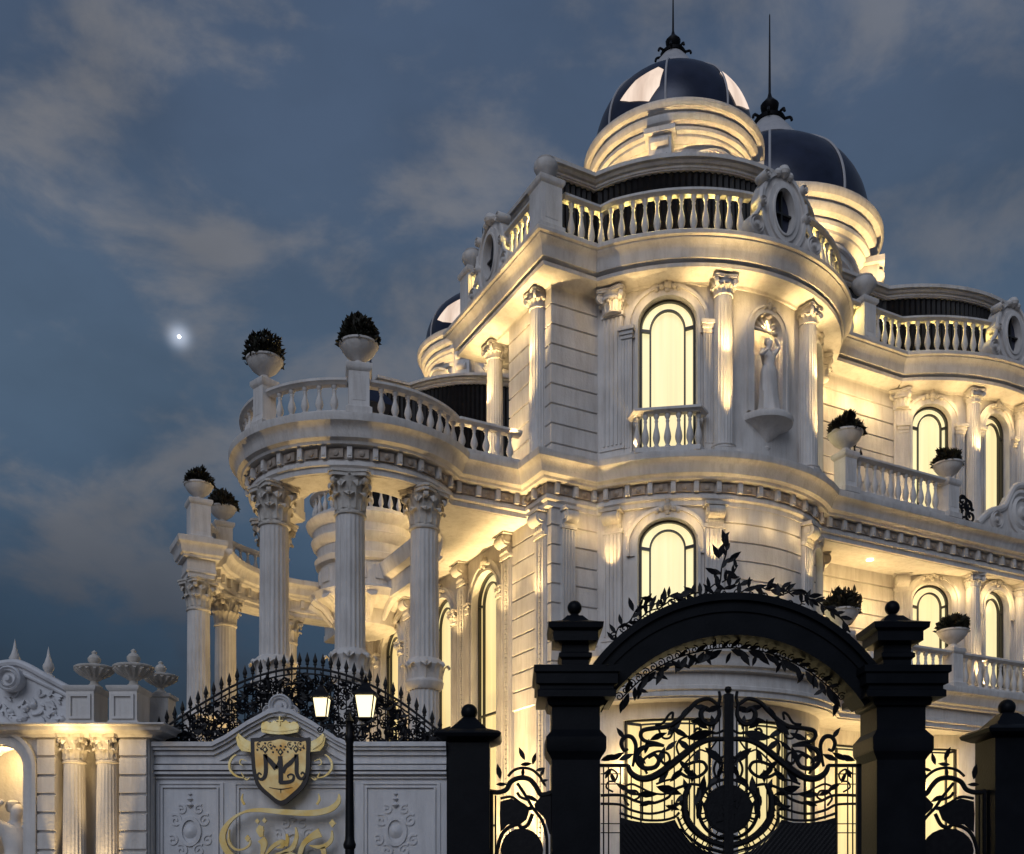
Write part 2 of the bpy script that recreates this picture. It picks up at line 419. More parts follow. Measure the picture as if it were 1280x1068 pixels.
# ---- domes
def dome(cx, cy, z, k, lit, extra=0.):
    d = 3.
    w = MB()
    w.lathe([(1.62 * k, 17.2), (1.62 * k, z - .95 * k), (1.70 * k, z - .93 * k), (1.72 * k, z - .85 * k), (1.80 * k, z - .78 * k)], 64)
    w.lathe([(q * k, z + h * k) for q, h in ((1.80, -.80), (1.90, -.70), (1.90, -.64), (1.98, -.60), (1.98, -.52), (1.93, -.50), (1.93, -.46), (2.06, -.42), (2.10, -.34), (2.10, -.28), (2.05, -.26), (2.05, -.22),
             (2.18, -.18), (2.22, -.10), (2.22, -.03), (2.08, .01), (1.9, .05))], 72)
    dr = w.build('drum', STONE, villa, (cx, cy, 0))
    w = MB()    # raised arched mouldings round the drum
    for a in range(0, 360, 90):
        mp = cyl_map(0, 0, 1.72 * k); s0 = RD(a) * 1.72 * k
        ribbon(w, mp, [(s0 + (t - .5) * 1.5 * k, z - .98 * k - .30 * k * (2 * t - 1) ** 2) for t in [i / 18 for i in range(19)]], .14 * k, -.02, .10 * k)
        ribbon(w, mp, [(s0 + (t - .5) * 1.5 * k, z - .88 * k - .30 * k * (2 * t - 1) ** 2) for t in [i / 18 for i in range(19)]], .06 * k, -.02, .17 * k)
        M = Matrix.Rotation(RD(a + 45), 4, 'Z')
        w.box(-.26 * k, .26 * k, -2.12 * k, -1.5 * k, 17.3, z - .74 * k, M)
        w.box(-.36 * k, .36 * k, -2.22 * k, -1.5 * k, z - .74 * k, z - .62 * k, M); w.box(-.31 * k, .31 * k, -2.13 * k, -1.5 * k, z - 1.9 * k, z - 1.8 * k, M)
        w.tube([M @ Vector((-.2 * k, -2.10 * k, z - .94 * k)), M @ Vector((.2 * k, -2.10 * k, z - .94 * k))], .13 * k, 10)
        w.tube([M @ Vector((-.16 * k, -2.12 * k, z - 1.3 * k)), M @ Vector((.16 * k, -2.12 * k, z - 1.3 * k))], .1 * k, 10)
    w.build('drum_moulding', STONE, dr)
    prof = [(1.93, .05), (1.95, .32), (1.90, .67), (1.77, 1.02), (1.55, 1.35), (1.25, 1.63), (.95, 1.85), (.66, 2.02)]
    pr = [(r * k, h * k) for r, h in cr(prof, 4)]
    w = MB(); w.lathe(pr, 48)
    o = w.build('dome', NAVY, villa, (cx, cy, z))
    for i in range(8):
        a = RD(d + 45 * i)
        m = MB(); m.tube([((r + .012) * sin(a), -(r + .012) * cos(a), h) for r, h in pr], .026 * k, 6)
        m.build('rib', PALEM, o)
    w = MB(); w.lathe([(.67 * k, 1.98 * k), (.73 * k, 2.03 * k), (.71 * k, 2.09 * k), (.58 * k, 2.22 * k), (.43 * k, 2.44 * k), (.28 * k, 2.64 * k), (.2 * k, 2.72 * k)], 28)
    w.build('dome_cap', PALEM, o)
    w = MB(); w.lathe([(.30 * k, 2.66 * k), (.32 * k, 2.72 * k), (.14 * k, 2.78 * k), (.09 * k, 2.86 * k), (.17 * k, 2.94 * k), (.19 * k, 3.04 * k), (.12 * k, 3.12 * k), (.05 * k, 3.2 * k),
                       (.026 * k, 3.3 * k), (.012 * k, (4.4 + extra) * k), (0, (4.45 + extra) * k)], 14)
    for i in range(8):
        a = 2 * pi * i / 8
        w.tube(cr([(.22 * k * cos(a), .22 * k * sin(a), 2.7 * k), (.40 * k * cos(a), .40 * k * sin(a), 2.72 * k), (.44 * k * cos(a), .44 * k * sin(a), 2.64 * k)], 3), .03 * k, 5)
    w.build('finial', IRON, o)
    for c in lit:
        a = RD(c); kite = [(.30, .20), (.54, .50), (.58, .96), (.42, 1.12), (-.10, .94), (-.50, .60), (-.20, .40)]
        if c > 0: kite = [(-x, h + .10) for x, h in kite][::-1]
        def on(x, h):
            r = next((r0 + (r1 - r0) * (h * k - h0) / (h1 - h0) for (r0, h0), (r1, h1) in zip(pr, pr[1:]) if h0 <= h * k <= h1), pr[-1][0]) + .015
            b = a + x * k / r; return (r * sin(b), -r * cos(b), h * k)
        cen = (sum(p[0] for p in kite) / len(kite), sum(p[1] for p in kite) / len(kite)); rings = []
        m = MB(); vs, fs, n = [], [], len(kite)
        fine = [tuple(kite[i][q] + (kite[(i + 1) % n][q] - kite[i][q]) * t / 4 for q in (0, 1)) for i in range(n) for t in range(4)]
        nf = len(fine)
        for s in (1, .75, .5, .25):
            vs += [on(cen[0] + (x - cen[0]) * s, cen[1] + (h - cen[1]) * s) for x, h in fine]
        for r in range(3):
            fs += [(r * nf + i, r * nf + (i + 1) % nf, (r + 1) * nf + (i + 1) % nf, (r + 1) * nf + i) for i in range(nf)]
        vs.append(on(*cen)); fs += [(3 * nf + i, 3 * nf + (i + 1) % nf, 4 * nf) for i in range(nf)]
        m.add(vs, fs); m.build('skylight', SKYP, o)
D1 = (4.5, 1.75)
dome(*D1, 19.6, 1.0, (-62, 20))
dome(11.69, 6.25, 21.9, 1.55, (), .5)
dome(4.5, 12.4, 19.6, 1.0, (-62, 20))

# ---- windows
def window(mp, c, wd, zb, zs, rise, pane=PANE, key=True, sur=True, tall=False):
    f = MB()
    d0, d1 = -.17, -.09
    ribbon(f, mp, arch_pts(c, wd - .045, zb, zs, rise - .025), .048, d0, d1)
    iw = wd * .62
    ribbon(f, mp, arch_pts(c, iw, zb, zs - .10, rise * .78), .034, d0, d1 - .01)
    for s in (-1, 1):
        ribbon(f, mp, [(c + s * wd / 2, zs - .04), (c + s * iw / 2, zs - .10)], .06, d0 + .005, d1 - .005)
    if tall:
        for zz in (zb + (zs - zb) * .33, zb + (zs - zb) * .66): ribbon(f, mp, [(c - wd / 2, zz), (c + wd / 2, zz)], .05, d0 + .004, d1 - .006)
    o = f.build('window', FRAME, villa)
    p = MB(); A = arch_pts(c, wd + .06, zb - .03, zs, rise + .03, 24); n = len(A) // 2
    vs = [mp(x, z, -.19) for x, z in A]; fs = []
    for i in range(n - (0 if len(A) % 2 else 1)):
        fs.append((i, i + 1, len(A) - 2 - i, len(A) - 1 - i) if i + 1 != len(A) - 2 - i else (i, i + 1, len(A) - 1 - i))
    p.add(vs, fs); p.build('pane', pane, o)
    if sur:
        g = MB()
        a = arch_pts(c, wd + .24, zs - .25, zs, rise + .12)
        ribbon(g, mp, a, .20, -.02, .05); ribbon(g, mp, arch_pts(c, wd + .42, zs - .25, zs, rise + .22), .07, -.02, .09)
        ribbon(g, mp, arch_pts(c, wd + .07, zb, zs, rise + .035), .06, -.02, .075)
        g.build('surround', STONE, o)
    if key:
        g = MB(); z = zs + rise + .22
        for dx, dz, r in ((0, 0, .10), (-.12, -.03, .07), (.12, -.03, .07), (-.22, -.08, .05), (.22, -.08, .05), (0, .11, .06), (0, -.11, .06)):
            x, y, zz = mp(c + dx, z + dz, .07); g.lathe([(0, -r), (r * .7, -r * .7), (r, 0), (r * .7, r * .7), (0, r)], 10, T(x, y, zz))
        g.build('keystone', CARVE, o)
    return o
for o in W1[::2]: window(bay1, *o)
for o in W1m: window(bay1, *o)
for o in W2: window(bay2, *o)
for o in W2m: window(bay2, *o)
for o in WS: window(side, *o, pane=PANEB, tall=True)
for mp, ops in ((bay1, W1g), (bay2, W2g), (front, [(8.75, 1.2, .3, 5.2, .02)])):
    for o in ops: window(mp, *o, pane=PANEB, key=False, sur=False)

# ---- niche
w = MB()
vs, fs = [], []
for j in range(13):
    for i in range(13):
        a = pi * i / 12
        if j < 8: x, d, z = -.40 * cos(a), -.38 * sin(a), 11.78 + (13.6 - 11.78) * j / 7
        else:
            b = (pi / 2) * (j - 7) / 5; x, d, z = -.40 * cos(a) * cos(b), -.38 * sin(a) * cos(b), 13.6 + .40 * sin(b)
        vs.append(bay1(x, z, d - .002))
for j in range(12):
    for i in range(12): fs.append((j * 13 + i, j * 13 + i + 1, (j + 1) * 13 + i + 1, (j + 1) * 13 + i))
w.add(vs, fs)
o = w.build('niche', STONE, villa)
w = MB(); ribbon(w, bay1, arch_pts(0, .92, 11.8, 13.6, .46), .13, -.02, .06); ribbon(w, bay1, arch_pts(0, 1.06, 11.8, 13.6, .53), .05, -.02, .09)
w.build('surround', STONE, o)
x, y, _ = bay1(0, 0, 0)
w = MB(); M = T(x, y, 0)
w.lathe([(.03, 11.02), (.10, 11.05), (.13, 11.12), (.08, 11.2), (.2, 11.35), (.36, 11.48), (.50, 11.56), (.60, 11.60), (.62, 11.68), (.60, 11.74), (.0, 11.78)], 32, T(x, y + .1, 0))
w.build('niche_shelf', STONE, o)
w = MB()
for i in range(7):
    a = RD(-75 + 25 * i); w.tube([bay1(.02 * sin(a), 13.62, .0), bay1(.36 * sin(a), 13.62 + .34 * cos(a) , -.10)], [.02, .055], 6)
for dx, dz, r in ((0, .55, .1), (-.13, .5, .07), (.13, .5, .07), (0, .66, .06)):
    x2, y2, z2 = bay1(dx, 13.6 + dz, .06); w.lathe([(0, -r), (r, 0), (0, r)], 10, T(x2, y2, z2))
w.build('shell', CARVE, o)

# ---- columns
def shaft(mb, r0, r1, z0, z1, n=20, M=None, half=False):
    k = 5; vs, fs = [], []; m = n * k; zs = [z0 + (z1 - z0) * t for t in (0, .015, .33, .66, .985, 1)]
    for j, z in enumerate(zs):
        t = (z - z0) / (z1 - z0); r = r0 + (r1 - r0) * (t ** 1.4)
        for i in range(m):
            a = 2 * pi * i / m; g = (0, 0, .045, .062, .045)[i % k] if 0 < j < 5 else 0
            vs.append((r * (1 - g) * cos(a), r * (1 - g) * sin(a), z))
    for j in range(5):
        for i in range(m): q = (i + 1) % m; fs.append((j * m + i, j * m + q, (j + 1) * m + q, (j + 1) * m + i))
    mb.add(vs, fs, M)
def acanthus(mb, a, rb, z0, hl, wd, M):
    prof = [(rb, 0), (rb * 1.05, .45), (rb * 1.16, .82), (rb * 1.36, 1.0), (rb * 1.46, .9), (rb * 1.44, .78)]
    ws = [.8, 1., .95, .75, .45, .1]; vs, fs = [], []
    for (r, h), q in zip(prof, ws):
        for s in (-1, -.5, 0, .5, 1):
            b = a + s * q * wd / rb / 2; rr = r * (1 + (.05 if s == 0 else (-.02 if abs(s) == 1 else -.035)))
            vs.append((rr * cos(b), rr * sin(b), z0 + h * hl * (1 - .06 * abs(s))))
    for j in range(5):
        for i in range(4): fs.append((j * 5 + i, j * 5 + i + 1, (j + 1) * 5 + i + 1, (j + 1) * 5 + i))
    mb.add(vs, fs, M)
def abacus(mb, a, z0, z1, M):
    p = []
    for i in range(4):
        t = pi / 2 * i + pi / 4
        c, s = cos(t), sin(t)
        p += [(a * 1.32 * cos(t - .10), a * 1.32 * sin(t - .10)), (a * 1.32 * cos(t + .10), a * 1.32 * sin(t + .10))]
        tm = t + pi / 4
        for q in (-.35, 0, .35): p.append((a * (.90 + abs(q) * .28) * cos(tm) - q * a * sin(tm) * 1.3, a * (.90 + abs(q) * .28) * sin(tm) + q * a * cos(tm) * 1.3))
    mb.prism(p, z0, z1, 'xy', M); mb.prism([(x * 1.06, y * 1.06) for x, y in p], z1 - (z1 - z0) * .4, z1 + .001, 'xy', M)
def volute(mb, M, r, th):
    "scroll disc: axis along local x"
    pr = [(0, th * .62), (r * .22, th * .6), (r * .3, th * .38), (r * .52, th * .36), (r * .62, th * .55), (r * .74, th * .36), (r * .88, th * .52), (r, th * .45), (r, -th * .45),
          (r * .88, -th * .52), (r * .74, -th * .36), (r * .62, -th * .55), (r * .52, -th * .36), (r * .3, -th * .38), (r * .22, -th * .6), (0, -th * .62)]
    mb.lathe(pr[::-1], 16, M @ Matrix.Rotation(pi / 2, 4, 'Y'))
def capital(mb, r, h, M, kind='composite'):
    mb.lathe([(r, 0), (r * 1.12, .02 * h), (r * 1.14, .06 * h), (r * 1.02, .09 * h), (r, .10 * h), (r * 1.04, .5 * h), (r * 1.2, .8 * h), (r * 1.3, .86 * h), (r * .5, .9 * h)], 24, M)
    if kind == 'corinthian':
        for i in range(8): acanthus(mb, pi / 4 * i, r * 1.02, .10 * h, .40 * h, r * .78, M)
        for i in range(8): acanthus(mb, pi / 4 * (i + .5), r * 1.06, .14 * h, .62 * h, r * .7, M)
        vr = r * .26
    else:
        for i in range(12): acanthus(mb, pi / 6 * i, r * 1.03, .10 * h, .38 * h, r * .5, M)
        mb.lathe([(r * 1.1, .50 * h), (r * 1.32, .56 * h), (r * 1.36, .64 * h), (r * 1.22, .70 * h)], 24, M)
        vr = r * .44
    for i in range(4):
        t = pi / 2 * i + pi / 4
        volute(mb, M @ Matrix.Rotation(t + pi / 2, 4, 'Z') @ Matrix.Translation((0, -r * 1.42, .86 * h - vr * .95)), vr, r * .34)
        mb.lathe([(0, -.1 * r), (.12 * r, 0), (0, .1 * r)], 6, M @ Matrix.Rotation(t - pi / 4, 4, 'Z') @ Matrix.Translation((r * 1.3, 0, .9 * h)))
    abacus(mb, r * 1.36, .86 * h, h, M)
def base(mb, r, h, M):
    mb.sq(r * 1.38, r * 1.38, [(0, 0), (0, h * .38)], M)
    mb.lathe([(r * 1.34, h * .38), (r * 1.40, h * .46), (r * 1.40, h * .56), (r * 1.30, h * .62), (r * 1.14, h * .66), (r * 1.12, h * .74), (r * 1.22, h * .80), (r * 1.24, h * .88), (r * 1.14, h * .94), (r * 1.02, h)], 28, M)
def column(x, y, r, z0, z1, rz=0., kind='composite', band=None, cm=STONE, hcap=None, parent=None):
    hb = r * 1.05; hc = hcap or r * (2.5 if kind == 'corinthian' else 1.75)
    w = MB(); shaft(w, r, r * .86, z0 + hb, z1 - hc)
    if band:
        w.lathe([(r * 1.0, band - .32), (r * 1.16, band - .26), (r * 1.2, band - .16), (r * 1.08, band - .10), (r * 1.12, band + .1), (r * 1.22, band + .18), (r * 1.16, band + .26), (r * .98, band + .32)], 28)
        for i in range(8): acanthus(w, pi / 4 * i, r * 1.06, band - .2, .42, r * .7, None)
    o = w.build('column', STONE, parent or villa, (x, y, 0), rz)
    w = MB(); capital(w, r * .86, hc, T(0, 0, z1 - hc), kind); w.build('capital', cm, o)
    w = MB(); base(w, r, hb, T(0, 0, z0)); w.build('base', STONE, o)
    return o
def polar(c, r, deg): return (c[0] + r * sin(RD(deg)), c[1] - r * cos(RD(deg)))
for c, R, rr, aa in ((C1, R1, .215, 18.5), (C2, R2, .19, 12.4)):
    proto = None
    for a in (-aa, aa):
        x, y = polar(c, R + .16, a)
        if proto is None: proto = column(x, y, rr, ZM1, ZU0 + .02, RD(a) + pi / 4 * 0)
        else: dup(proto, villa, (x, y, 0), RD(a))
column(-.10, .42, .21, ZM1, ZU0 + .03)
column(.02, 2.72, .21, ZM1, ZU0 + .0)
proto = None
for a in (-74, -22, 26, -136):
    x, y = polar(CP, 1.98, a)
    if proto is None: proto = column(x, y, .33, 0, ZM0, RD(a), 'corinthian', band=5.95, cm=CARVE)
    else: dup(proto, villa, (x, y, 0), RD(a))
for (x, y) in ((-5.59, 8.95), (-4.60, 10.25), (-2.5, 11.5)): dup(proto, villa, (x, y, 0), .4)
xa, ya = polar(C2, R2 + .14, -12.4)
pm = column(xa, ya, .2, 6.62, ZM0 - .01, RD(-12.4)); xb, yb = polar(C2, R2 + .14, 12.4); dup(pm, villa, (xb, yb, 0), RD(12.4))

# pilasters (flat, on a mapped wall)
def pilaster(mp, c, wd, z0, z1, hd, kind='composite', fl=4, beads=False, cm=STONE):
    w = MB(); hc = wd * 1.15
    ribbon(w, mp, [(c, z0), (c, z1 - hc + .02)], wd, -.03, .09)
    ribbon(w, mp, [(c, z0), (c, z0 + .3)], wd * 1.18, -.03, .13); ribbon(w, mp, [(c, z0 + .3), (c, z0 + .36)], wd * 1.26, -.03, .16)
    if beads:
        for s in (-.32, .32): ribbon(w, mp, [(c + s * wd, z0 + .45), (c + s * wd, z1 - hc - .1)], wd * .2, .08, .12)
        n = int((z1 - z0 - hc - .6) / .11)
        for i in range(n):
            z = z0 + .5 + i * .11; ribbon(w, mp, [(c, z), (c, z + .075)], wd * .22, .08, .115)
    else:
        for i in range(fl + 1):
            x = c + wd * (-.42 + .84 * i / fl); ribbon(w, mp, [(x, z0 + .42), (x, z1 - hc - .05)], wd * .84 / fl * .42, .08, .115)
    ribbon(w, mp, [(c, z1 - hc - .03), (c, z1 - hc + .05)], wd * 1.14, -.03, .13)
    o = w.build('pilaster', STONE, villa)
    w = MB(); x, y, _ = mp(c, 0, .02)
    if kind == 'console':       # scroll bracket carrying the soffit
        for d, z, r in ((.16, z1 - .17, .15), (.07, z1 - hc + .12, .09)):
            p0, p1 = mp(c - wd * .42, z, d), mp(c + wd * .42, z, d); w.tube([p0, p1], r, 12)
            for q in (-.43, .43): w.tube([mp(c + q * wd - .02, z, d), mp(c + q * wd + .02, z, d)], r * .6, 10)
        ribbon(w, mp, [(c, z1 - hc), (c, z1 - .05)], wd * .8, -.02, .14); ribbon(w, mp, [(c, z1 - .06), (c, z1 + .01)], wd * 1.16, -.02, .30)
        for q in (-.2, 0, .2): ribbon(w, mp, [(c + q * wd, z1 - hc + .1), (c + q * wd, z1 - .14)], .05, .12, .17)
    else: capital(w, wd * .5, hc, T(x, y, z1 - hc, hd), kind)
    w.build('capital', cm, o)
    return o
for b, c_, S, wd in ((bay1, C1, S1, .44), (bay2, C2, S2, .38)):
    pilaster(b, S(-55 if c_ is C1 else -(J2 - 3.2)), wd, ZM1, ZU0 + .01, RD(-55))
    pilaster(b, S(55 if c_ is C1 else J2 - 3.2), wd, ZM1, ZU0 + .01, RD(55))
for a in (-55, -21, 21, 55): pilaster(bay1, S1(a), .40, 6.6, ZM0 + .01, RD(a), 'console', cm=CARVE)
pilaster(bay2, S2(-J2 + 3.2), .36, 6.6, ZM0 + .01, RD(-45), 'console')
for s, R, mp in ((-36.5, W1[0], bay1), (-26.5, W2[0], bay2), (0, W2[1], bay2)):      # slim pilasters at the window jambs
    for q in (-1, 1):
        c, wd = R[0], R[1]; x = c + q * (wd / 2 + .24)
        w = MB()
        ribbon(w, mp, [(x, ZM1), (x, 13.45)], .22, -.02, .10)
        for k in (-.06, 0, .06): ribbon(w, mp, [(x + k, ZM1 + .3), (x + k, 13.3)], .025, .09, .125)
        for z, dd, ww in ((13.42, .16, .28), (13.5, .2, .34), (13.34, .13, .25), (ZM1 + .1, .15, .28)): ribbon(w, mp, [(x, z), (x, z + .08)], ww, -.02, dd)
        w.build('pilaster', STONE, villa)
pilaster(side, -.36, .46, 0, ZM0 + .01, RD(-90), 'console', beads=True)
for y in (1.95, 4.35, 7.9, 10.75): pilaster(side, -y, .46, 0, ZM0 + .005, RD(-90), 'console', beads=True)
for y in (4.75, 6.8, 8.4, 10.3): pilaster(side, -y, .3, 0, 8.6, RD(-90), 'composite', fl=3)
pilaster(side, -2.3, .2, 0, 8.6, RD(-90), fl=3); pilaster(side, -3.98, .2, 0, 8.6, RD(-90), fl=3)
pilaster(front, .36, .34, 5.6, ZM0, 0, 'console')

# ---- balustrades
BAL = None
def bal_profile(h):
    p = [(.060, 0), (.062, .06), (.040, .09), (.046, .13), (.072, .24), (.078, .32), (.064, .46), (.038, .62), (.030, .74), (.042, .80), (.030, .84), (.052, .90), (.060, .93), (.060, 1)]
    return [(r, z * h) for r, z in p]
BALME = {}
def balustrade(path, z0, h, step=.25, wd=.11, parent=None, ins=0.1):
    rh, bh = .12, .11
    w = MB()
    w.sweep(path, [(-wd, z0), (wd, z0), (wd, z0 + bh - .02), (wd - .03, z0 + bh), (-wd + .03, z0 + bh), (-wd, z0 + bh - .02)], ring=True)
    zt = z0 + h - rh
    w.sweep(path, [(-wd + .04, zt), (wd - .04, zt), (wd - .01, zt + .03), (wd + .03, zt + .05), (wd + .03, zt + .10), (wd - .01, zt + rh), (-wd + .01, zt + rh), (-wd - .03, zt + .10), (-wd - .03, zt + .05), (-wd + .01, zt + .03)], ring=True)
    o = w.build('balustrade', STONE, parent or villa, ang=.5)
    hb = round(h - rh - bh + .01, 3)
    for x, y, a in walk(path, step, ins):
        if hb not in BALME:
            m = MB(); m.lathe(bal_profile(hb), 14); b = m.build('baluster', STONE, o, (x, y, z0 + bh - .005)); BALME[hb] = b
        else:
            b = BALME[hb].copy(); COL.objects.link(b); b.parent = o; b.location = (x, y, z0 + bh - .005)
    return o
PEDP = lambda z0, h: [(.05, z0), (.05, z0 + .12), (.01, z0 + .15), (0, z0 + .17), (0, z0 + h - .16), (.03, z0 + h - .13), (.05, z0 + h - .09), (.05, z0 + h - .02), (.03, z0 + h)]
def pedestal(x, y, z0, h, hw=.17, rz=0., finial=None):
    w = MB(); w.sq(hw, hw, PEDP(z0, h)); 
    w.sq(hw * .62, hw + .006, [(0, z0 + .26), (0, z0 + h - .24)])
    o = w.build('pedestal', STONE, villa, (x, y, 0), rz)
    if finial:
        m = MB(); k = finial
        m.lathe([(.10 * k, 0), (.13 * k, .04 * k), (.06 * k, .10 * k), (.10 * k, .15 * k), (.24 * k, .26 * k), (.30 * k, .38 * k), (.29 * k, .48 * k), (.20 * k, .54 * k), (.22 * k, .58 * k), (.10 * k, .64 * k), (0, .66 * k)], 24, T(0, 0, z0 + h - .005))
        m.build('finial', STONE, o)
    return o
RO = .38
balustrade([(.02, -RO), (XJ1a - .12, -RO)] + arc(*C1, R1 + RO, -52.5, -11, 26), ZU1, 1.0, .245)
balustrade(arc(*C1, R1 + RO, 11, 56, 20), ZU1, 1.0, .26)
balustrade([(7.7, -RO), (8.55, -RO)], ZU1, 1.0)
balustrade([(9.05, -RO), (XJ2a - .14, -RO)] + arc(*C2, R2 + RO, -35, -9, 18), ZU1, 1.0, .25)
balustrade(arc(*C2, R2 + RO, 9, 36, 18), ZU1, 1.0, .3)
balustrade([(-RO, 1.35), (-RO, .02)], ZU1, 1.0); balustrade([(-RO, 2.95), (-RO, 2.45)], ZU1, 1.0)
pedestal(-.36, -.36, ZU1, 1.12, .25, finial=.85); pedestal(-.36, 3.15, ZU1, 1.12, .22, finial=.85); pedestal(8.8, -RO, ZU1, 1.12, .2, finial=1.)
# terrace ring
TZ = ZM1 + .02
PA = [(-70, .16), (-17.5, .2)]
balustrade(arc(*CP, 2.28, -138, -75, 12), TZ, .74, .3)
balustrade(arc(*CP, 2.28, -65.5, -23, 16), TZ, .74, .3)
balustrade(arc(*CP, 2.28, -12.5, 47, 22) + [(-1.85, .62), (-.45, .62)], TZ, .74, .29)
for a, hw in PA:
    x, y = polar(CP, 2.3, a); pedestal(x, y, TZ, .98, hw, RD(a))
# right terrace, lower balcony
balustrade([(7.15, TB - .3), (10.2, TB - .3)], ZM1 + .04, .92, .27)
pedestal(6.95, TB - .3, ZM1, .95, .18); pedestal(10.42, TB - .3, ZM1, .95, .18)
balustrade([(7.15, TB - .2), (10.5, TB - .2)], 6.57, .92, .27); balustrade([(10.95, TB - .2), (17, TB - .2)], 6.57, .92, .27)
pedestal(10.72, TB - .2, 6.57, 1.0, .17); pedestal(6.95, TB - .2, 6.57, 1.0, .17)
# juliet balcony at the bay window
for a in (-36.5,):
    x, y = polar(C1, R1 + .1, a)
    o = balustrade([(-.72, -.02), (-.6, -.30), (.6, -.30), (.72, -.02)], ZM1 - .02, .93, .23)
    o.location = (x, y, 0); o.rotation_euler = (0, 0, RD(a))
# far concave balcony and round turret of the rear wing
cc = (-2.1, 8.0)
far = arc(*cc, 3.3, -109, -176, 26) + [(-.95, 11.3)]
w = MB(); w.sweep(far, MPROF); w.prism(arc(*cc, 3.9, -108, -178, 24) + [(-.4, 12.0), (-.4, 11.32)] + arc(*cc, 3.32, -178, -108, 24), ZM0 - .012, ZM1 - .03, 'xy')
for x, y, a in walk(far, .46): w.box(-.05, .05, -.20, -.08, ZM0 + .25, ZM0 + .475, T(x, y, 0, a))
w.build('entablature', STONE, villa, ang=.5)
w = MB(); w.sq(.30, .30, [(o * .62, z) for o, z in MPROF[1:-1]]); w.build('entablature', STONE, villa, (-5.59, 8.93, 0))
balustrade(arc(*cc, 3.5, -111, -131, 10), TZ, .74, .3); balustrade(arc(*cc, 3.5, -138, -174, 14), TZ, .74, .3)
pedestal(-5.59, 8.93, TZ - .03, 1.11, .26); pedestal(-4.7, 10.15, TZ, 1.02, .23)
w = MB()
w.lathe([(.5, 8.9), (.9, 9.1), (1.0, 9.5), (1.5, 9.75), (1.6, 9.95), (1.45, 10.0), (1.3, 10.1), (1.3, 10.75), (1.42, 10.8), (1.46, 10.95), (1.36, 11.0), (1.38, 11.25), (1.5, 11.35), (1.56, 11.5), (1.46, 11.55), (1.5, 11.75), (1.66, 11.9), (1.7, 12.0), (1.6, 12.05), (.4, 12.06)], 40)
for i in range(14):
    a = 2 * pi * i / 14
    w.tube([(.95 * cos(a), .95 * sin(a), 9.2), (1.25 * cos(a), 1.25 * sin(a), 9.6), (1.55 * cos(a), 1.55 * sin(a), 9.8)], [.06, .12, .16], 6)
    w.box(-.17, .17, -1.34, -1.28, 10.25, 10.65, Matrix.Rotation(a, 4, 'Z'))
w.build('turret', STONE, villa, (-.75, 9.5, 0))
o = balustrade(arc(0, 0, 1.45, -170, 120, 40), 12.05, .75, .28); o.location = (-.75, 9.5, 0)
# rear wing roof ornaments
pedestal(-.05, 10.55, 14.6, 1.5, .26, finial=1.15)
w = MB(); w.lathe([(.78, 14.9), (.72, 15.0), (.4, 15.35), (.16, 15.6), (.05, 15.75), (.015, 16.7), (0, 16.75)], 4, T(0, 0, 0, pi / 4)); w.build('pyramid_roof', NAVY, villa, (-.7, 9.2, .5))

# ---- oval dormers
def dormer(x, y, z, rz, k=1.):
    w = MB(); mp = flat_map(0, 0, 1, 0)
    el = lambda a, b, n=32: [(a * cos(2 * pi * i / n), .78 + b * sin(2 * pi * i / n)) for i in range(n)]
    ribbon(w, mp, el(.36, .56), .14, -.12, .10, True); ribbon(w, mp, el(.50, .70), .16, -.25, .05, True); ribbon(w, mp, el(.60, .80), .07, -.25, .10, True)
    ribbon(w, mp, el(.295, .495), .04, -.12, .13, True)
    for s in (-1, 1):
        w.add([(s * .3, -.04, 0), (s * .98, -.04, 0), (s * .98, .2, 0), (s * .3, .2, 0), (s * .5, -.04, .55), (s * .62, -.04, .55), (s * .62, .2, .55), (s * .5, .2, .55)],
              [(0, 1, 5, 4), (1, 2, 6, 5), (2, 3, 7, 6), (3, 0, 4, 7)])
        for (a, zz, r) in ((.80, .26, .2), (.62, .80, .10), (.52, 1.38, .1)):
            volute(w, T(s * a, -.02, zz, pi / 2), r, .3)
        w.tube(cr([(s * .86, -.08, .42), (s * .70, -.08, .6), (s * .66, -.08, .82), (s * .60, -.08, 1.1)], 5), .05, 8)
    w.box(-.62, .62, -.12, .2, -.02, .12)
    for dx, dz, r in ((0, 1.62, .14), (-.16, 1.56, .09), (.16, 1.56, .09)): w.lathe([(0, -r), (r * .8, -r * .5), (r, 0), (r * .7, r * .7), (0, r)], 12, T(dx, -.08, dz))
    o = w.build('dormer', STONE, villa, (x, y, z), rz); o.scale = (k, k, k)
    w = MB(); w.add([(a, .06, b) for a, b in el(.33, .53)], [tuple(range(32))]); w.build('pane', NAVY, o)
    w = MB(); w.box(-.02, .02, -.02, .04, .27, 1.28); w.box(-.3, .3, -.018, .038, .76, .80); w.build('muntin', FRAME, o)
    return o
x, y = polar(C1, R1 + .42, 0); dm = dormer(x, y, ZU1, 0)
x, y = polar(C2, R2 + .42, 0); dup(dm, villa, (x, y, ZU1), 0)
dup(dm, villa, (-.44, 1.9, ZU1), -pi / 2)
# scrolled crest on the terrace edge
w = MB()
for s in (1,):
    for (a, zz, r) in ((0, .42, .42), (.95, .30, .3), (-.75, .18, .18)): volute(w, T(a, 0, zz, pi / 2), r, .34)
    w.prism([(-1.2, 0), (-1.0, .18), (-.6, .34), (-.25, .7), (.1, .84), (.5, .72), (.8, .62), (1.2, .5), (1.5, .2), (1.5, 0)], -.10, .10)
    w.tube(cr([(-1.25, -.1, .04), (-.9, -.1, .3), (-.5, -.1, .46), (-.2, -.1, .86), (.2, -.1, .92), (.6, -.1, .66), (1.1, -.1, .62), (1.5, -.1, .2)], 5), .07, 8)
cs_ = w.build('scroll_crest', STONE, villa, (13.1, TB - .28, ZM1), 0); cs_.scale = (1.35, 1, 1.4)

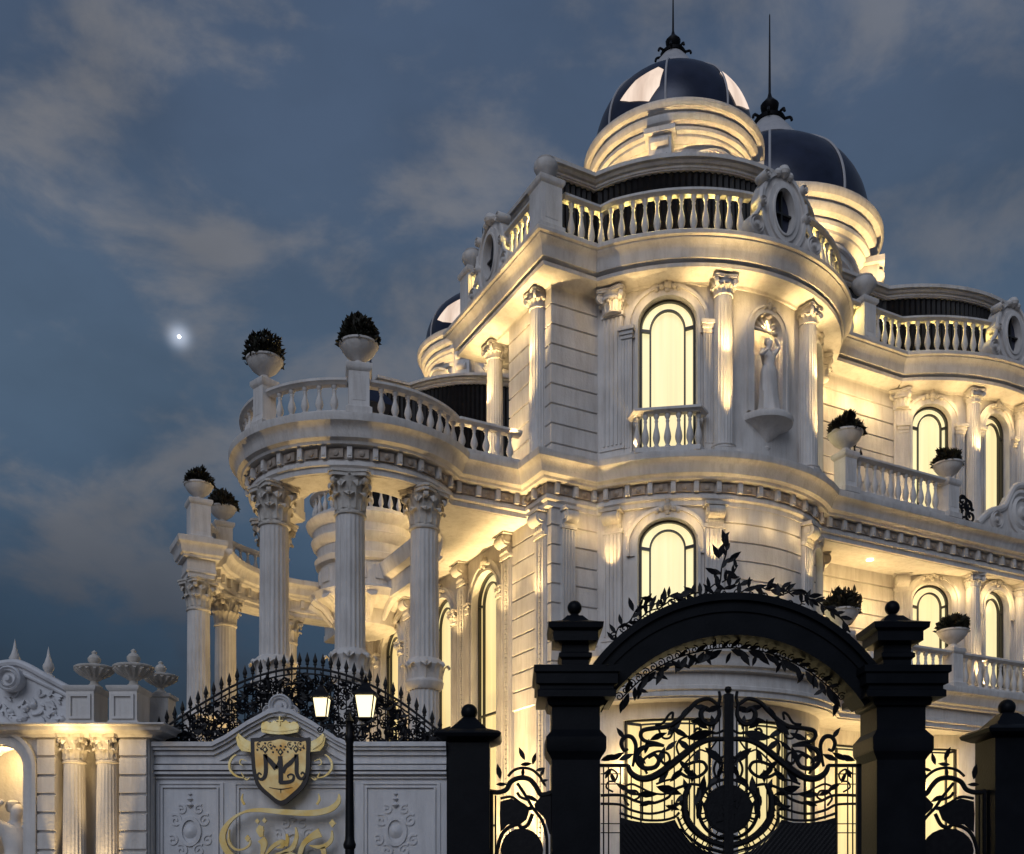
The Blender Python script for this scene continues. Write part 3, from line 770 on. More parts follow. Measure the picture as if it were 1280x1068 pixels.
# ------------------------------------------------------------------ statues
def statue(name, label, loc, rz, h, flip=1):
    J = {'pel': (0, 0, .53), 'wa': (.01 * flip, -.005, .61), 'ch': (-.005 * flip, 0, .72), 'nk': (0, -.005, .83), 'hd': (.01 * flip, -.02, .885), 'tp': (.012 * flip, -.015, .95),
         'shl': (-.09, 0, .79), 'ell': (-.15, -.04, .70), 'hal': (-.09, -.11, .76), 'shr': (.09, 0, .79), 'elr': (.16, -.02, .88), 'har': (.07, -.03, .965),
         'hil': (-.055, 0, .50), 'knl': (-.06, -.03, .28), 'anl': (-.055, .0, .05), 'tol': (-.06, -.06, .02), 'hir': (.055, 0, .50), 'knr': (.045, -.06, .285), 'anr': (.06, .01, .05), 'tor': (.075, -.05, .02)}
    E = [('pel', 'wa'), ('wa', 'ch'), ('ch', 'nk'), ('nk', 'hd'), ('hd', 'tp'), ('ch', 'shl'), ('shl', 'ell'), ('ell', 'hal'), ('ch', 'shr'), ('shr', 'elr'), ('elr', 'har'),
         ('pel', 'hil'), ('hil', 'knl'), ('knl', 'anl'), ('anl', 'tol'), ('pel', 'hir'), ('hir', 'knr'), ('knr', 'anr'), ('anr', 'tor')]
    rad = dict(pel=.088, wa=.066, ch=.082, nk=.028, hd=.052, tp=.034, shl=.036, ell=.024, hal=.016, shr=.036, elr=.024, har=.016, hil=.062, knl=.042, anl=.024, tol=.017, hir=.062, knr=.042, anr=.024, tor=.017)
    ks = list(J); me = bpy.data.meshes.new(name)
    me.from_pydata([(J[k][0] * h * (1 if flip > 0 else -1), J[k][1] * h, J[k][2] * h) for k in ks], [(ks.index(a), ks.index(b)) for a, b in E], [])
    o = bpy.data.objects.new(name, me); COL.objects.link(o)
    sk = o.modifiers.new('skin', 'SKIN'); sk.use_smooth_shade = True
    for i, k in enumerate(ks):
        v = me.skin_vertices[0].data[i]; v.radius = (rad[k] * h, rad[k] * h); v.use_root = (k == 'pel')
    sb = o.modifiers.new('sub', 'SUBSURF'); sb.levels = sb.render_levels = 2
    me.materials.append(STONE); o.location = loc; o.rotation_euler = (0, 0, rz)
    w = MB()    # draped skirt, hair and plinth
    vs, fs = [], []; n = 28; lv = [(.60, .088), (.54, .108), (.42, .112), (.28, .115), (.14, .125), (.05, .145)]
    for z, r in lv:
        for i in range(n):
            a = 2 * pi * i / n; q = 1 + .10 * sin(7 * a + z * 9) * (1 if z < .5 else .3)
            vs.append((r * q * cos(a) * h, (r * .82 * q * sin(a) - .012) * h, z * h))
    for j in range(5):
        for i in range(n): fs.append((j * n + i, j * n + (i + 1) % n, (j + 1) * n + (i + 1) % n, (j + 1) * n + i))
    w.add(vs, fs); w.build('drapery', STONE, o)
    w = MB(); w.lathe([(0, -.05 * h), (.04 * h, -.035 * h), (.052 * h, 0), (.045 * h, .03 * h), (0, .05 * h)], 14, T(.012 * h * flip, .012 * h, .925 * h)); w.build('hair', CARVE, o)
    w = MB(); w.lathe([(.17 * h, -.01), (.17 * h, .03), (.15 * h, .05), (0, .05)], 24); w.build('plinth', STONE, o)
    return tag(o, label, 'statue')
x, y, _ = bay1(0, 0, .02)
wx, wy, wz = VW(x, y, 11.77)
statue('statue', 'pale stone draped figure raising one arm in the niche between two lit columns', (wx, wy, wz), RD(28), 1.78)

# ------------------------------------------------------------------ planted urns
def foliage(mb, n, rx, rz_, z0, L=.10):
    for _ in range(n):
        while True:
            a = Vector((random.uniform(-1, 1), random.uniform(-1, 1), random.uniform(-.15, 1)))
            if .35 < a.length < 1.0 + .12 * sin(5 * a.x + 4 * a.z): break
        c = Vector((a.x * rx, a.y * rx, z0 + a.z * rz_))
        d = (a.normalized() + Vector((random.uniform(-.8, .8), random.uniform(-.8, .8), random.uniform(-.4, .9)))).normalized()
        s = d.cross(Vector((random.random(), random.random(), random.random()))).normalized(); l = L * random.uniform(.6, 1.25); wd = l * .30
        up = s.cross(d) * l * .12
        mb.add([c - d * l * .5, c + s * wd + up, c + d * l * .6, c - s * wd + up], [(0, 1, 2), (0, 2, 3)])
def planter(label, loc, k=1., group='planted stone urns on the villa terraces', flat=1.):
    o = thing('planted_urn', label, 'planter', loc, random.uniform(0, 6), group)
    w = MB(); w.lathe([(r * k, z * k) for r, z in [(.15, 0), (.17, .03), (.11, .07), (.09, .11), (.15, .15), (.27, .24), (.35, .35), (.37, .41), (.40, .43), (.40, .47), (.35, .47), (.3, .44), (0, .42)]], 28)
    w.build('bowl', STONE, o)
    w = MB(); foliage(w, 800, .41 * k, .50 * k * flat, .50 * k, .14 * k)
    w.build('foliage', LEAFM, o)
    w = MB()
    for i in range(9):
        a = i * 2.4; w.tube([(0, 0, .4 * k), (.1 * k * cos(a), .1 * k * sin(a), .55 * k), (.24 * k * cos(a), .24 * k * sin(a), .72 * k)], .012 * k, 4)
    w.build('stem', LEAFM, o)
    return o
for a, lab, k in ((-70, 'planted stone urn on the outer end of the round terrace over tall columns', .92), (-17.5, 'planted stone urn on the wide middle pedestal of the round terrace', .95)):
    x, y = polar(CP, 2.3, a); planter(lab, VW(x, y, TZ + .98), k)
planter('planted stone urn on the tall corner pedestal of the far concave balcony', VW(-5.59, 8.93, TZ + 1.08), .95, flat=.85)
planter('planted stone urn partway along the far concave balcony, behind the tall portico column', VW(-4.7, 10.15, TZ + 1.02), .95, flat=.85)
planter('planted stone urn where the upper terrace meets the big round bay', VW(6.95, TB - .3, ZM1 + .95), 1.0, flat=.8)
planter('planted stone urn on the upper terrace before the arched window of the smaller bay', VW(10.42, TB - .3, ZM1 + .95), .9, flat=.8)
planter('round clipped shrub in an urn seen just above the vines of the gate arch', VW(6.95, TB - .2, 7.57), 1.0, flat=.9)
planter('planted stone urn on the lower balcony rail behind the right gate pillar', VW(10.72, TB - .2, 7.57), .95, flat=.8)

# ------------------------------------------------------------------ iron details on the villa
def iron(name, label, cat, curves, loc, rz, r=.022, leaves=()):
    w = MB()
    for c in curves: w.tube(cr([(x, 0, z) for x, z in c], 6), r, 6)
    o = w.build(name, IRON, None, loc, rz); return tag(o, label, cat)
def spiral(cx, cz, r, turns, a0=0., n=26, sg=1): return [(cx + r * (1 - .85 * i / n) * cos(a0 + sg * 2 * pi * turns * i / n), cz + r * (1 - .85 * i / n) * sin(a0 + sg * 2 * pi * turns * i / n)) for i in range(n + 1)]
iron('iron_wreath', 'black wrought iron scroll wreath standing on the upper terrace beside a pedestal', 'ornament',
     [spiral(0, .34, .32, 1.7), spiral(-.24, .24, .22, 1.4, 2, sg=-1), spiral(.26, .2, .2, 1.5, 1), spiral(-.05, .55, .2, 1.3, 4), spiral(.2, .46, .18, 1.4, 5, sg=-1), [(-.45, 0), (-.2, .12), (.1, .02), (.45, .04)]],
     VW(11.05, TB - .25, ZM1 + .05), RD(28), .03)
for z, lab in ((12.25, 'black iron candle sconce on the rusticated wall above the upper terrace'), (8.6, 'black iron candle sconce on the rusticated wall below the terrace soffit')):
    o = iron('wall_sconce', lab, 'sconce', [[(0, -.2), (.05, 0), (0, .2), (-.02, .45)], [(0, .1), (.16, .05), (.2, .25)], [(0, .1), (-.16, .05), (-.2, .25)], [(0, -.2), (-.2, -.4), (-.35, -.3)]], VW(8.75, -.13, z), RD(28), .022)
    o['group'] = 'wall sconces on the villa'
    m = MB()
    for x in (-.2, .2, -.02): m.lathe([(.03, 0), (.045, .06), (.03, .12), (0, .2)], 8, T(x, 0, .25 if x != -.02 else .45))
    m.build('candle_shade', IRON, o)

# ------------------------------------------------------------------ ground
g = MB(); g.add([(-400, -100, 0), (400, -100, 0), (400, 700, 0), (-400, 700, 0)], [(0, 1, 2, 3)]); g = g.build('ground', GROUND); g['kind'] = 'structure'
g = MB(); g.box(-40, 40, -6, 10.2, -.02, .004); g = g.build('road', mat('asphalt', (.045, .045, .047), .85, noise=((.065, .064, .064), 20), bump=.4)); g['kind'] = 'structure'
g = MB(); g.box(-40, 40, 10.2, 13.9, -.02, .13); g = g.build('pavement', GROUND); g['kind'] = 'structure'

# ------------------------------------------------------------------ front boundary: everything stands about Y = 14
GY = 14.0
K = GY / FPX
def gx(px): return (px - CX) * K
def gz(py): return EYE + (HY - py) * K
def leaf(mb, x, y, z, ang, L, wd=None, th=.008, tilt=None):
    wd = wd or L * .36; t = tilt if tilt is not None else random.uniform(-.5, .5)
    M = Matrix.Translation((x, y, z)) @ Matrix.Rotation(-ang, 4, 'Y') @ Matrix.Rotation(t, 4, 'X')
    o = [(0, 0), (.18, .30), (.42, .5), (.68, .40), (.88, .16), (1, 0), (.86, -.14), (.66, -.36), (.42, -.46), (.18, -.28)]
    pts = [(a * L, b * wd) for a, b in o]; n = len(pts)
    vs = [(a, -th - .10 * L * (a / L - .5) ** 2, b) for a, b in pts] + [(a, th - .10 * L * (a / L - .5) ** 2, b) for a, b in pts]
    mb.add(vs, [tuple(range(n))[::-1], tuple(range(n, 2 * n))] + [(i, (i + 1) % n, n + (i + 1) % n, n + i) for i in range(n)], M)

# arched gateway
gate = thing('gateway', 'black arched gateway with two square ball topped pillars and leafy iron vines', 'gateway', (gx(918), GY, 0))
GX0 = gx(918)
def lx(px): return gx(px) - GX0
def pillar(px0, px1, sgn):
    c = (lx(px0) + lx(px1)) / 2; h = (px1 - px0) * K / 2; w = MB()
    prof = [(.10, 0), (.10, .4), (.04, .46), (0, .5), (0, gz(950)), (.03, gz(945)), (.07, gz(940)), (.08, gz(936)), (.08, gz(922)), (.03, gz(916)), (0, gz(912)), (0, gz(884)), (.05, gz(882)), (.07, gz(876)),
            (.20, gz(874)), (.20, gz(866)), (.17, gz(864)), (.17, gz(860)), (.22, gz(858)), (.22, gz(846)), (.25, gz(844)), (.25, gz(836)), (.16, gz(834)), (-.12, gz(833)), (-.14, gz(832)),
            (-.14, gz(822)), (-.10, gz(819)), (-.10, gz(814)), (-.14, gz(812)), (-.14, gz(803)), (-.02, gz(800)), (-.02, gz(788)), (.04, gz(785)), (.05, gz(778)), (-.02, gz(776)), (-.14, gz(772)), (-.22, gz(764))]
    w.sq(h, h, prof, T(c, h, 0))
    w.build('pillar', PILM, gate, ang=.4)
    w = MB(); w.lathe([(.12, gz(766)), (.07, gz(762)), (.05, gz(760))], 16, T(c, h, 0))
    r = .10; w.lathe([(r * sin(pi * i / 14), gz(752) - r * cos(pi * i / 14)) for i in range(15)], 22, T(c, h, 0))
    w.build('ball_finial', PILM, gate)
pillar(690, 750, -1); pillar(1096, 1157, 1)
w = MB()        # the arch: two circles make the band, stepped mouldings on the face
def arcpts(cx, cz, r, h0, n=48):
    a0 = math.acos(max(-1, min(1, (h0 - cz) / r))); return [(cx + r * sin(-a0 + 2 * a0 * i / n), cz + r * cos(-a0 + 2 * a0 * i / n)) for i in range(n + 1)]
acx = lx(919)
def band(r0, c0, r1, c1, y0, y1, h0, h1):
    o_, i_ = arcpts(acx, gz(c0), r0 * K, h0), arcpts(acx, gz(c1), r1 * K, h1); n = len(o_)
    vs = [(x, y, z) for y in (y0, y1) for L in (o_, i_) for x, z in L]; fs = []
    for i in range(n - 1):
        fs += [(i, i + 1, n + i + 1, n + i), (2 * n + i, 3 * n + i, 3 * n + i + 1, 2 * n + i + 1), (i, 2 * n + i, 2 * n + i + 1, i + 1), (n + i, n + i + 1, 3 * n + i + 1, 3 * n + i)]
    w.add(vs, fs)
band(219, 961, 196, 986, .08, .52, gz(850), gz(880))
band(221, 961, 213, 962, .02, .58, gz(850), gz(855))
band(203, 980, 193, 986, .03, .57, gz(874), gz(882))
band(209, 968, 206, 969, .05, .55, gz(862), gz(862))
w.build('arch', PILM, gate, ang=.5)
def vine(mb, pts, y, step, L, seed, droop=0., both=True):
    rnd = random.Random(seed); step *= .8; pts = cr(pts, 8); mb.tube([(x, y, z) for x, z in pts], .011, 5); acc = 0
    for a, b in zip(pts, pts[1:]):
        d = math.hypot(b[0] - a[0], b[1] - a[1]); acc += d
        if acc > step:
            acc = 0; t = math.atan2(b[1] - a[1], b[0] - a[0]); s = rnd.choice((-1, 1)) if both else 1
            leaf(mb, a[0], y + rnd.uniform(-.03, .03), a[1], t + s * rnd.uniform(.3, 1.2), L * rnd.uniform(.8, 1.35), tilt=rnd.uniform(-.6, .6))
w = MB(); rnd = random.Random(3)
def A(px, py): return (lx(px), gz(py))
for c in ([(770, 797), (776, 778), (790, 770), (802, 752), (822, 748), (835, 737)], [(800, 770), (815, 757), (830, 752), (838, 740), (852, 733)],
          [(830, 752), (845, 742), (860, 738), (878, 733), (884, 742), (872, 744)], [(868, 742), (885, 735), (900, 722), (912, 728), (925, 722)],
          [(895, 738), (905, 722), (908, 700), (914, 680), (908, 665)], [(908, 720), (920, 712), (928, 698)],
          [(925, 740), (940, 728), (955, 725), (968, 730), (985, 728), (1000, 738)], [(975, 740), (990, 734), (1005, 730), (1018, 740), (1030, 745)],
          [(1010, 745), (1025, 742), (1040, 752), (1052, 760), (1062, 768), (1072, 784)]):
    vine(w, [A(*p) for p in c], .3, .085, .15, len(c) + c[0][0])
for px, py, a, L in ((905, 690, 2.0, .22), (903, 690, 1.2, .24), (915, 695, .7, .24), (912, 705, -.5, .2), (905, 710, 2.7, .22), (898, 735, 2.4, .2), (916, 676, 1.9, .26), (840, 738, .1, .22), (822, 742, 3.0, .2),
                     (855, 735, .3, .2), (795, 757, 1.9, .2), (780, 775, 1.8, .16), (945, 728, .2, .22), (965, 727, .9, .18), (985, 730, 2.6, .2), (1018, 738, .1, .2), (1045, 752, -.7, .2), (1062, 770, -1, .18),
                     (875, 735, 2.6, .2), (930, 724, .4, .2)):
    leaf(w, lx(px), .3, gz(py), a, L * 1.02)
for i in range(20):      # little curls riding the arch
    t = -.72 + 1.44 * i / 19; x, z = acx + (221 * K + .05) * sin(t), gz(961) + (221 * K + .05) * cos(t)
    w.tube([(x + a * 1., .3, z + b) for a, b in spiral(0, .02, .065, 1.3, rnd.uniform(0, 6), 14)], .009, 4)
w.build('vine', IRON, gate)
w = MB()
ip = arcpts(acx, gz(986), 191 * K, gz(872), 30)
for i in range(1, 30):
    x, z = ip[i]; dx, dz = x - acx, z - gz(986); n = math.hypot(dx, dz); dx /= n; dz /= n
    c = (x - dx * .055, z - dz * .055)
    w.tube([(c[0] + a, .3, c[1] + b) for a, b in spiral(0, 0, .062, 1.4, math.atan2(dz, dx), 14, -1 if i < 15 else 1)], .009, 4)
    t = math.atan2(dx, -dz)
    s = -1 if i < 15 else 1
    leaf(w, c[0] - dx * .06, .3, c[1] - dz * .06, math.atan2(-dz, -dx) + s * rnd.uniform(.5, 1.3), .24 * rnd.uniform(.8, 1.2))
    if i % 3 == 0: leaf(w, c[0] - dx * .10, .3, c[1] - dz * .10, math.atan2(-dz, -dx) - s * rnd.uniform(.0, .6), .17)
vine(w, [(acx + (x - acx) * .955, gz(986) + (z - gz(986)) * .955) for x, z in ip[1:-1:4]], .3, .12, .16, 77)
w.build('vine', IRON, gate)

# gate leaves. coordinates are read off the drawing of the ironwork, x mirrored for the right leaf
ZS = 3.459
def leafgate(sg, label):
    cx = gx(916)
    o = thing('gate_leaf', label, 'gate', (cx + sg * (gx(1088) - cx), GY + .3, 0), 0, 'leaves of the driveway gate')
    hx = sg * (gx(1088) - cx)
    def Q(x, y): return (sg * (608 - x) / ZS * K - hx, gz(820 + y / ZS))
    def tubes(mb, curves):
        for c, r in curves:
            pts = cr([Q(*p) for p in c], 6); n = len(pts)
            rr = [r * (.45 + .55 * sin(pi * min(1, max(0, (.08 + .84 * i / (n - 1)))))) for i in range(n)] if r > .018 else r
            mb.tube([(x, 0, z) for x, z in pts], [q * 1.3 for q in rr] if isinstance(rr, list) else rr * 1.3, 6)
    w = MB()
    def bar(x0, x1, y0, y1, d=.03):
        (a, z1), (b, z0) = Q(x0, y0), Q(x1, y1); w.box(min(a, b), max(a, b), -d, d, min(z0, z1), max(z0, z1))
    BOT = 820 + 5000
    bar(22, 42, 456, 1480); bar(22, 168, 456, 470); bar(587, 607.6, 150, 1480, .05)
    bar(40, 606, 1440, 1480, .025)
    o2 = w.build('frame', IRON, o)
    w = MB()
    bars = [(58, 470), (80, 470), (132, 470), (180, 500), (230, 520), (272, 515), (327, 482), (370, 445), (437, 395), (482, 365), (525, 350), (570, 150)]
    for x, y in bars:
        (a, z1), (b, z0) = Q(x, y), Q(x, 700 if x > 140 else 1440); w.tube([(a, 0, z0), (a, 0, z1)], .0105, 5)
    for x, y0, y1 in ((327, 385, 480), (370, 290, 445), (437, 260, 395), (482, 280, 365), (540, 290, 350)):
        (a, z1), (b, z0) = Q(x, y0), Q(x, y1); w.tube([(a, 0, z0), (a, 0, z1)], .0105, 5)
    for y in (500, 545, 720, 760): 
        (a, z1), (b, z0) = Q(45, y), Q(135, y); w.tube([(a, 0, z1), (b, 0, z1)], .008, 5)
    w.build('bars', IRON, o)
    w = MB()
    tubes(w, [([(568, 135), (572, 165), (560, 190), (522, 168), (470, 182), (430, 222), (390, 260), (340, 290), (280, 298), (232, 308), (222, 332), (240, 354), (290, 364), (325, 376)], .026),
              ([(560, 185), (568, 240), (540, 278), (500, 268), (488, 232), (508, 208), (530, 225)], .030),
              ([(285, 282), (320, 275), (345, 240), (364, 230), (360, 262)], .014),
              ([(325, 376), (262, 374), (216, 400), (206, 442), (236, 474), (284, 470), (302, 440), (282, 415), (255, 430)], .026),
              ([(165, 462), (180, 496), (220, 520), (270, 515), (330, 480), (400, 424), (470, 370), (530, 348), (606, 346)], .040),
              ([(186, 468), (196, 420), (200, 372), (182, 338), (152, 336), (136, 364), (148, 396), (166, 390)], .024),
              ([(45, 595), (140, 595), (200, 620), (270, 630), (340, 606), (370, 570), (440, 546), (490, 552)], .016),
              ([(45, 632), (130, 636), (180, 660), (260, 676), (340, 660), (400, 625), (416, 596)], .014),
              ([(128, 672), (180, 690), (240, 704), (320, 704), (372, 690), (392, 670)], .014),
              ([(388, 490), (430, 514), (480, 510), (512, 480), (500, 450), (465, 446), (425, 460)], .018),
              ([(290, 545), (330, 530), (370, 520), (400, 500), (388, 490)], .012),
              ([(140, 560), (180, 545), (220, 560), (262, 580), (320, 590), (380, 572)], .012),
              ([(560, 350), (520, 400), (480, 395), (430, 440), (390, 490)], .010),
              ([(440, 546), (418, 600), (422, 690), (462, 750), (520, 792), (606, 818)], .040),
              ([(478, 560), (470, 640), (492, 720), (540, 770), (606, 790)], .016),
              ([(384, 690), (420, 762), (490, 816), (540, 832), (606, 850)], .014),
              ([(600, 300), (560, 320), (520, 318), (480, 330), (460, 318), (470, 300), (492, 306)], .014), ([(250, 500), (230, 450), (255, 420), (300, 400), (340, 410), (350, 440), (325, 455), (310, 435)], .014),
              ([(395, 425), (380, 380), (400, 345), (440, 335), (470, 350)], .012), ([(596, 420), (560, 440), (545, 480), (560, 520), (590, 525), (600, 500), (580, 490)], .014),
              ([(170, 640), (150, 610), (165, 580), (200, 575), (215, 600), (195, 615)], .012), ([(360, 655), (375, 630), (405, 640), (400, 665)], .012), ([(500, 640), (520, 600), (500, 575), (480, 600), (500, 640), (510, 690), (490, 700)], .014),
              ([(300, 300), (320, 340), (350, 340), (362, 312), (340, 300)], .012), ([(60, 500), (90, 480), (118, 500), (108, 530), (80, 535), (70, 560), (100, 580)], .010),
              ([(404, 680), (440, 745), (500, 792), (560, 818), (606, 830)], .012)])
    for i in range(8):
        t = .1 + i * .115; a = cr([Q(384, 690), Q(420, 762), Q(490, 816), Q(540, 832)], 10); b = cr([Q(418, 660), Q(445, 735), Q(505, 785), Q(560, 812)], 10)
        p, q = a[int(t * 30)], b[int(t * 30)]; w.tube([(p[0], 0, p[1]), (q[0], 0, q[1])], .01, 5)
    for x in (180, 230, 272, 327, 360): 
        (a, z1), (b, z0) = Q(x, 628 - abs(x - 270) * .15), Q(x, 676 - abs(x - 270) * .12); w.tube([(a, 0, z0), (a, 0, z1)], .012, 5)
    w.build('scrollwork', IRON, o)
    w = MB()
    for x, y, a, L in ((425, 345, .25, 95), (440, 268, .1, 60), (385, 350, -.7, 60), (340, 330, .8, 70), (330, 398, .7, 50), (505, 385, -.7, 80), (480, 395, -1.9, 50), (350, 535, .8, 60), (300, 540, .9, 60),
                       (170, 575, 2.6, 50), (205, 590, .0, 70), (290, 555, -.3, 90), (515, 560, .8, 60), (45, 440, .3, 60), (85, 440, .5, 55), (125, 440, .4, 55), (395, 262, 1.0, 50), (505, 225, .3, 60),
                       (240, 410, 1.3, 50), (455, 200, -.2, 60), (520, 300, 2.6, 50), (360, 300, -.5, 60), (410, 480, -.5, 60), (460, 640, 1.2, 60), (470, 700, 1.3, 60), (550, 790, .3, 50), (262, 350, .4, 60), (300, 455, 1.2, 60), (245, 455, 2.4, 50), (585, 470, 2.0, 60), (560, 520, 1.2, 50), (375, 625, .6, 55), (435, 590, 1.9, 55), (495, 600, 1.5, 70), (530, 740, .4, 60), (330, 640, -.3, 50), (215, 640, .3, 50), (535, 240, -1.4, 50), (150, 345, 2.2, 45), (190, 420, .8, 50), (390, 440, -.8, 55), (450, 480, -1.6, 45), (65, 520, 1, 40), (110, 540, 2, 40), (150, 570, -.4, 50)):
        px, pz = Q(x, y); leaf(w, px, random.uniform(-.02, .02), pz, a if sg < 0 else pi - a, L / ZS * K * 1.35)
    w.build('leaves', IRON, o)
    w = MB()
    poly = [Q(*p) for p in [(130, 692), (180, 706), (240, 716), (320, 716), (372, 702), (395, 745), (440, 800), (500, 838), (560, 856), (596, 862), (596, 1440), (130, 1440)]]
    w.prism(poly, -.012, .012)
    for i in range(-4, 30):
        x = 130 + i * 22; a, b = (x, 720), (x + 160, 920)
        if a[0] < 135: a = (135, 720 + (135 - x) * 1.25)
        if a[0] > 372: a = (a[0], 720 + (a[0] - 372) * .95)
        if b[0] > 590: b = (590, 720 + (590 - x) * 1.25)
        if a[0] >= b[0] or a[1] >= b[1]: continue
        p, q = Q(*a), Q(*b); w.tube([(p[0], -.014, p[1]), (q[0], -.014, q[1])], .009, 5)
    w.build('panel', IRON, o)
    w = MB()      # half of the round medallion
    cxm, cym = 612, 656
    n = 24; hemi = [(cxm + 0 - 100 * sin(pi * i / n), cym - 100 * cos(pi * i / n)) for i in range(n + 1)]
    w.prism([Q(*p) for p in hemi], -.03, .03)
    tubes(w, [([(cxm - 132 * sin(pi * i / 16), cym - 132 * cos(pi * i / 16)) for i in range(17)], .016), ([(cxm - 104 * sin(pi * i / 16), cym - 104 * cos(pi * i / 16)) for i in range(17)], .016)])
    for i in range(10):
        t = pi * (i + .5) / 10; p, q = Q(cxm - 100 * sin(t), cym - 100 * cos(t)), Q(cxm - 132 * sin(t), cym - 132 * cos(t)); w.tube([(p[0], 0, p[1]), (q[0], 0, q[1])], .012, 5)
    for t in (.5, 1., 1.6, 2.2, 2.7): px, pz = Q(cxm - 40 * sin(t), cym - 40 * cos(t)); leaf(w, px, -.04, pz, t * sg, .14, tilt=0)
    w.build('medallion', IRON, o)
    if sg < 0:
        w = MB(); px, pz = Q(608, 128); w.lathe([(.045, -.16), (.05, -.06), (.025, -.05), (.04, -.03), (.052, 0), (.04, .035), (0, .05)], 16, T(px, 0, pz)); w.build('finial', IRON, o)
    return o
leafgate(-1, 'left leaf of the black scrolled iron driveway gate, carrying the centre post ball')
leafgate(1, 'right leaf of the black scrolled iron driveway gate')

# square piers either side
def pier(px0, px1, top, ball, label, sgn):
    c = gx((px0 + px1) / 2); h = (px1 - px0) * K / 2
    o = thing('gate_pier', label, 'pier', (c, GY + h, 0), 0, 'low ball topped piers beside the gateway')
    w = MB(); w.sq(h, h, [(.06, 0), (.06, .3), (0, .36), (0, gz(top + 10)), (.04, gz(top + 9)), (.14, gz(top + 4)), (.16, gz(top)), (.12, gz(top - 3)), (-.04, gz(top - 8)), (-.16, gz(top - 20)), (-.20, gz(top - 24))])
    w.build('post', PILM, o, ang=.4)
    r = .115; w = MB(); w.lathe([(r * sin(pi * i / 14), gz(ball) - r * cos(pi * i / 14)) for i in range(15)], 22); w.lathe([(.1, gz(top - 24)), (.05, gz(top - 27)), (.05, gz(ball + 6))], 14)
    w.build('ball_finial', PILM, o)
pier(559, 612, 918, 886, 'low black square pier with ball between the white wall and the gateway', -1)
pier(1244, 1300, 912, 880, 'low black square pier with ball at the right edge of the photo', 1)
# fixed side panels
def sidepanel(px0, px1, sg, label):
    c = gx((px0 + px1) / 2); hw = (px1 - px0) * K / 2
    o = thing('fence_panel', label, 'fence', (c, GY + .25, 0), 0, 'scrolled iron panels beside the gateway')
    ps = 78.0 / (px1 - px0)
    def Q(x, y): return (sg * (((x - 362) / 5.136) / ps - (px1 - px0) / 2) * K, gz(860 + y / 5.136))
    w = MB()
    for c_, r in (([(362, 655), (420, 660), (470, 640), (500, 590), (560, 565), (620, 575), (660, 620), (690, 670), (730, 672), (778, 655)], .035), ([(480, 555), (520, 515), (580, 500), (640, 515), (690, 560), (700, 590)], .02),
                  ([(540, 600), (600, 690), (640, 760), (700, 840), (730, 940), (735, 1070)], .022), ([(540, 660), (560, 690), (610, 710)], .02), ([(640, 800), (610, 870), (570, 890), (540, 870), (470, 900), (430, 960), (400, 1080)], .028),
                  ([(430, 700), (500, 690), (560, 730), (620, 770)], .02)):
        w.tube([(x, 0, z) for x, z in cr([Q(*p) for p in c_], 6)], r, 6)
    w.tube([(Q(370, 650)[0], 0, Q(370, 650)[1]), (Q(370, 650)[0], 0, .1)], .03, 6); w.tube([(Q(398, 680)[0], 0, Q(398, 680)[1]), (Q(398, 680)[0], 0, .1)], .012, 6)
    w.tube([(Q(772, 650)[0], 0, Q(772, 650)[1]), (Q(772, 650)[0], 0, .1)], .03, 6)
    o2 = w.build('scrollwork', IRON, o)
    w = MB()
    for poly in ([(430, 720), (500, 700), (560, 735), (620, 780), (600, 840), (560, 870), (480, 870), (430, 920), (425, 800)], [(690, 690), (778, 680), (778, 960), (750, 930), (720, 830), (660, 770), (650, 740)]):
        w.prism([Q(*p) for p in poly], -.012, .012)
    n = 20; w.prism([Q(570 + 140 * cos(2 * pi * i / n), 1040 + 145 * sin(2 * pi * i / n)) for i in range(n)], -.012, .012)
    (a, z1), (b, z0) = Q(362, 1180), Q(778, 1180); w.box(min(a, b), max(a, b), -.011, .011, .1, z0)
    w.build('panel', IRON, o)
    w = MB()
    for x, y, a, L in ((590, 450, 2.0, 85), (640, 480, 1.3, 75), (430, 575, 1.75, 95), (400, 608, .0, 70), (690, 560, 1.1, 60), (575, 560, 1.5, 60), (690, 590, .2, 50), (600, 680, -.5, 80), (560, 480, .1, 70), (590, 765, 0., 70), (700, 580, -1, 50), (660, 520, .3, 60)):
        px, pz = Q(x, y); leaf(w, px, 0, pz, a if sg > 0 else pi - a, L / 5.136 * K * 1.1)
    w.build('leaves', IRON, o)
sidepanel(612, 690, 1, 'scrolled iron fence panel between the low pier and the left gateway pillar')
sidepanel(1150, 1243, -1, 'scrolled iron fence panel between the right gateway pillar and the right edge pier')

# ---- white boundary wall with pediment
bw = thing('boundary_wall', 'grey white stone wall with moulded coping and a small scrolled pediment under iron spikes', 'wall', (gx(370), GY, 0))
def bx(px): return gx(px) - gx(370)
w = MB(); w.box(bx(181), bx(558), .06, .5, 0, gz(930)); w.build('wall', WALLM, bw)
top = [(181, 929), (268, 929), (284, 921), (312, 903), (338, 889), (352, 886), (366, 889), (392, 903), (420, 921), (436, 929), (558, 929)]
def molded(offs):
    w = MB()
    for dy, t, y0, y1 in offs:
        pts = [(bx(x), gz(y + dy)) for x, y in top]; n = len(pts)
        vs = [(x, y0, z) for x, z in pts] + [(x, y0, z - t) for x, z in pts] + [(x, y1, z) for x, z in pts] + [(x, y1, z - t) for x, z in pts]
        fs = []
        for i in range(n - 1):
            fs += [(i, i + 1, n + i + 1, n + i), (2 * n + i, 3 * n + i, 3 * n + i + 1, 2 * n + i + 1), (i, 2 * n + i, 2 * n + i + 1, i + 1), (n + i, n + i + 1, 3 * n + i + 1, 3 * n + i)]
        fs += [(0, n, 3 * n, 2 * n), (n - 1, 3 * n - 1, 4 * n - 1, 2 * n - 1)]
        w.add(vs, fs)
    return w
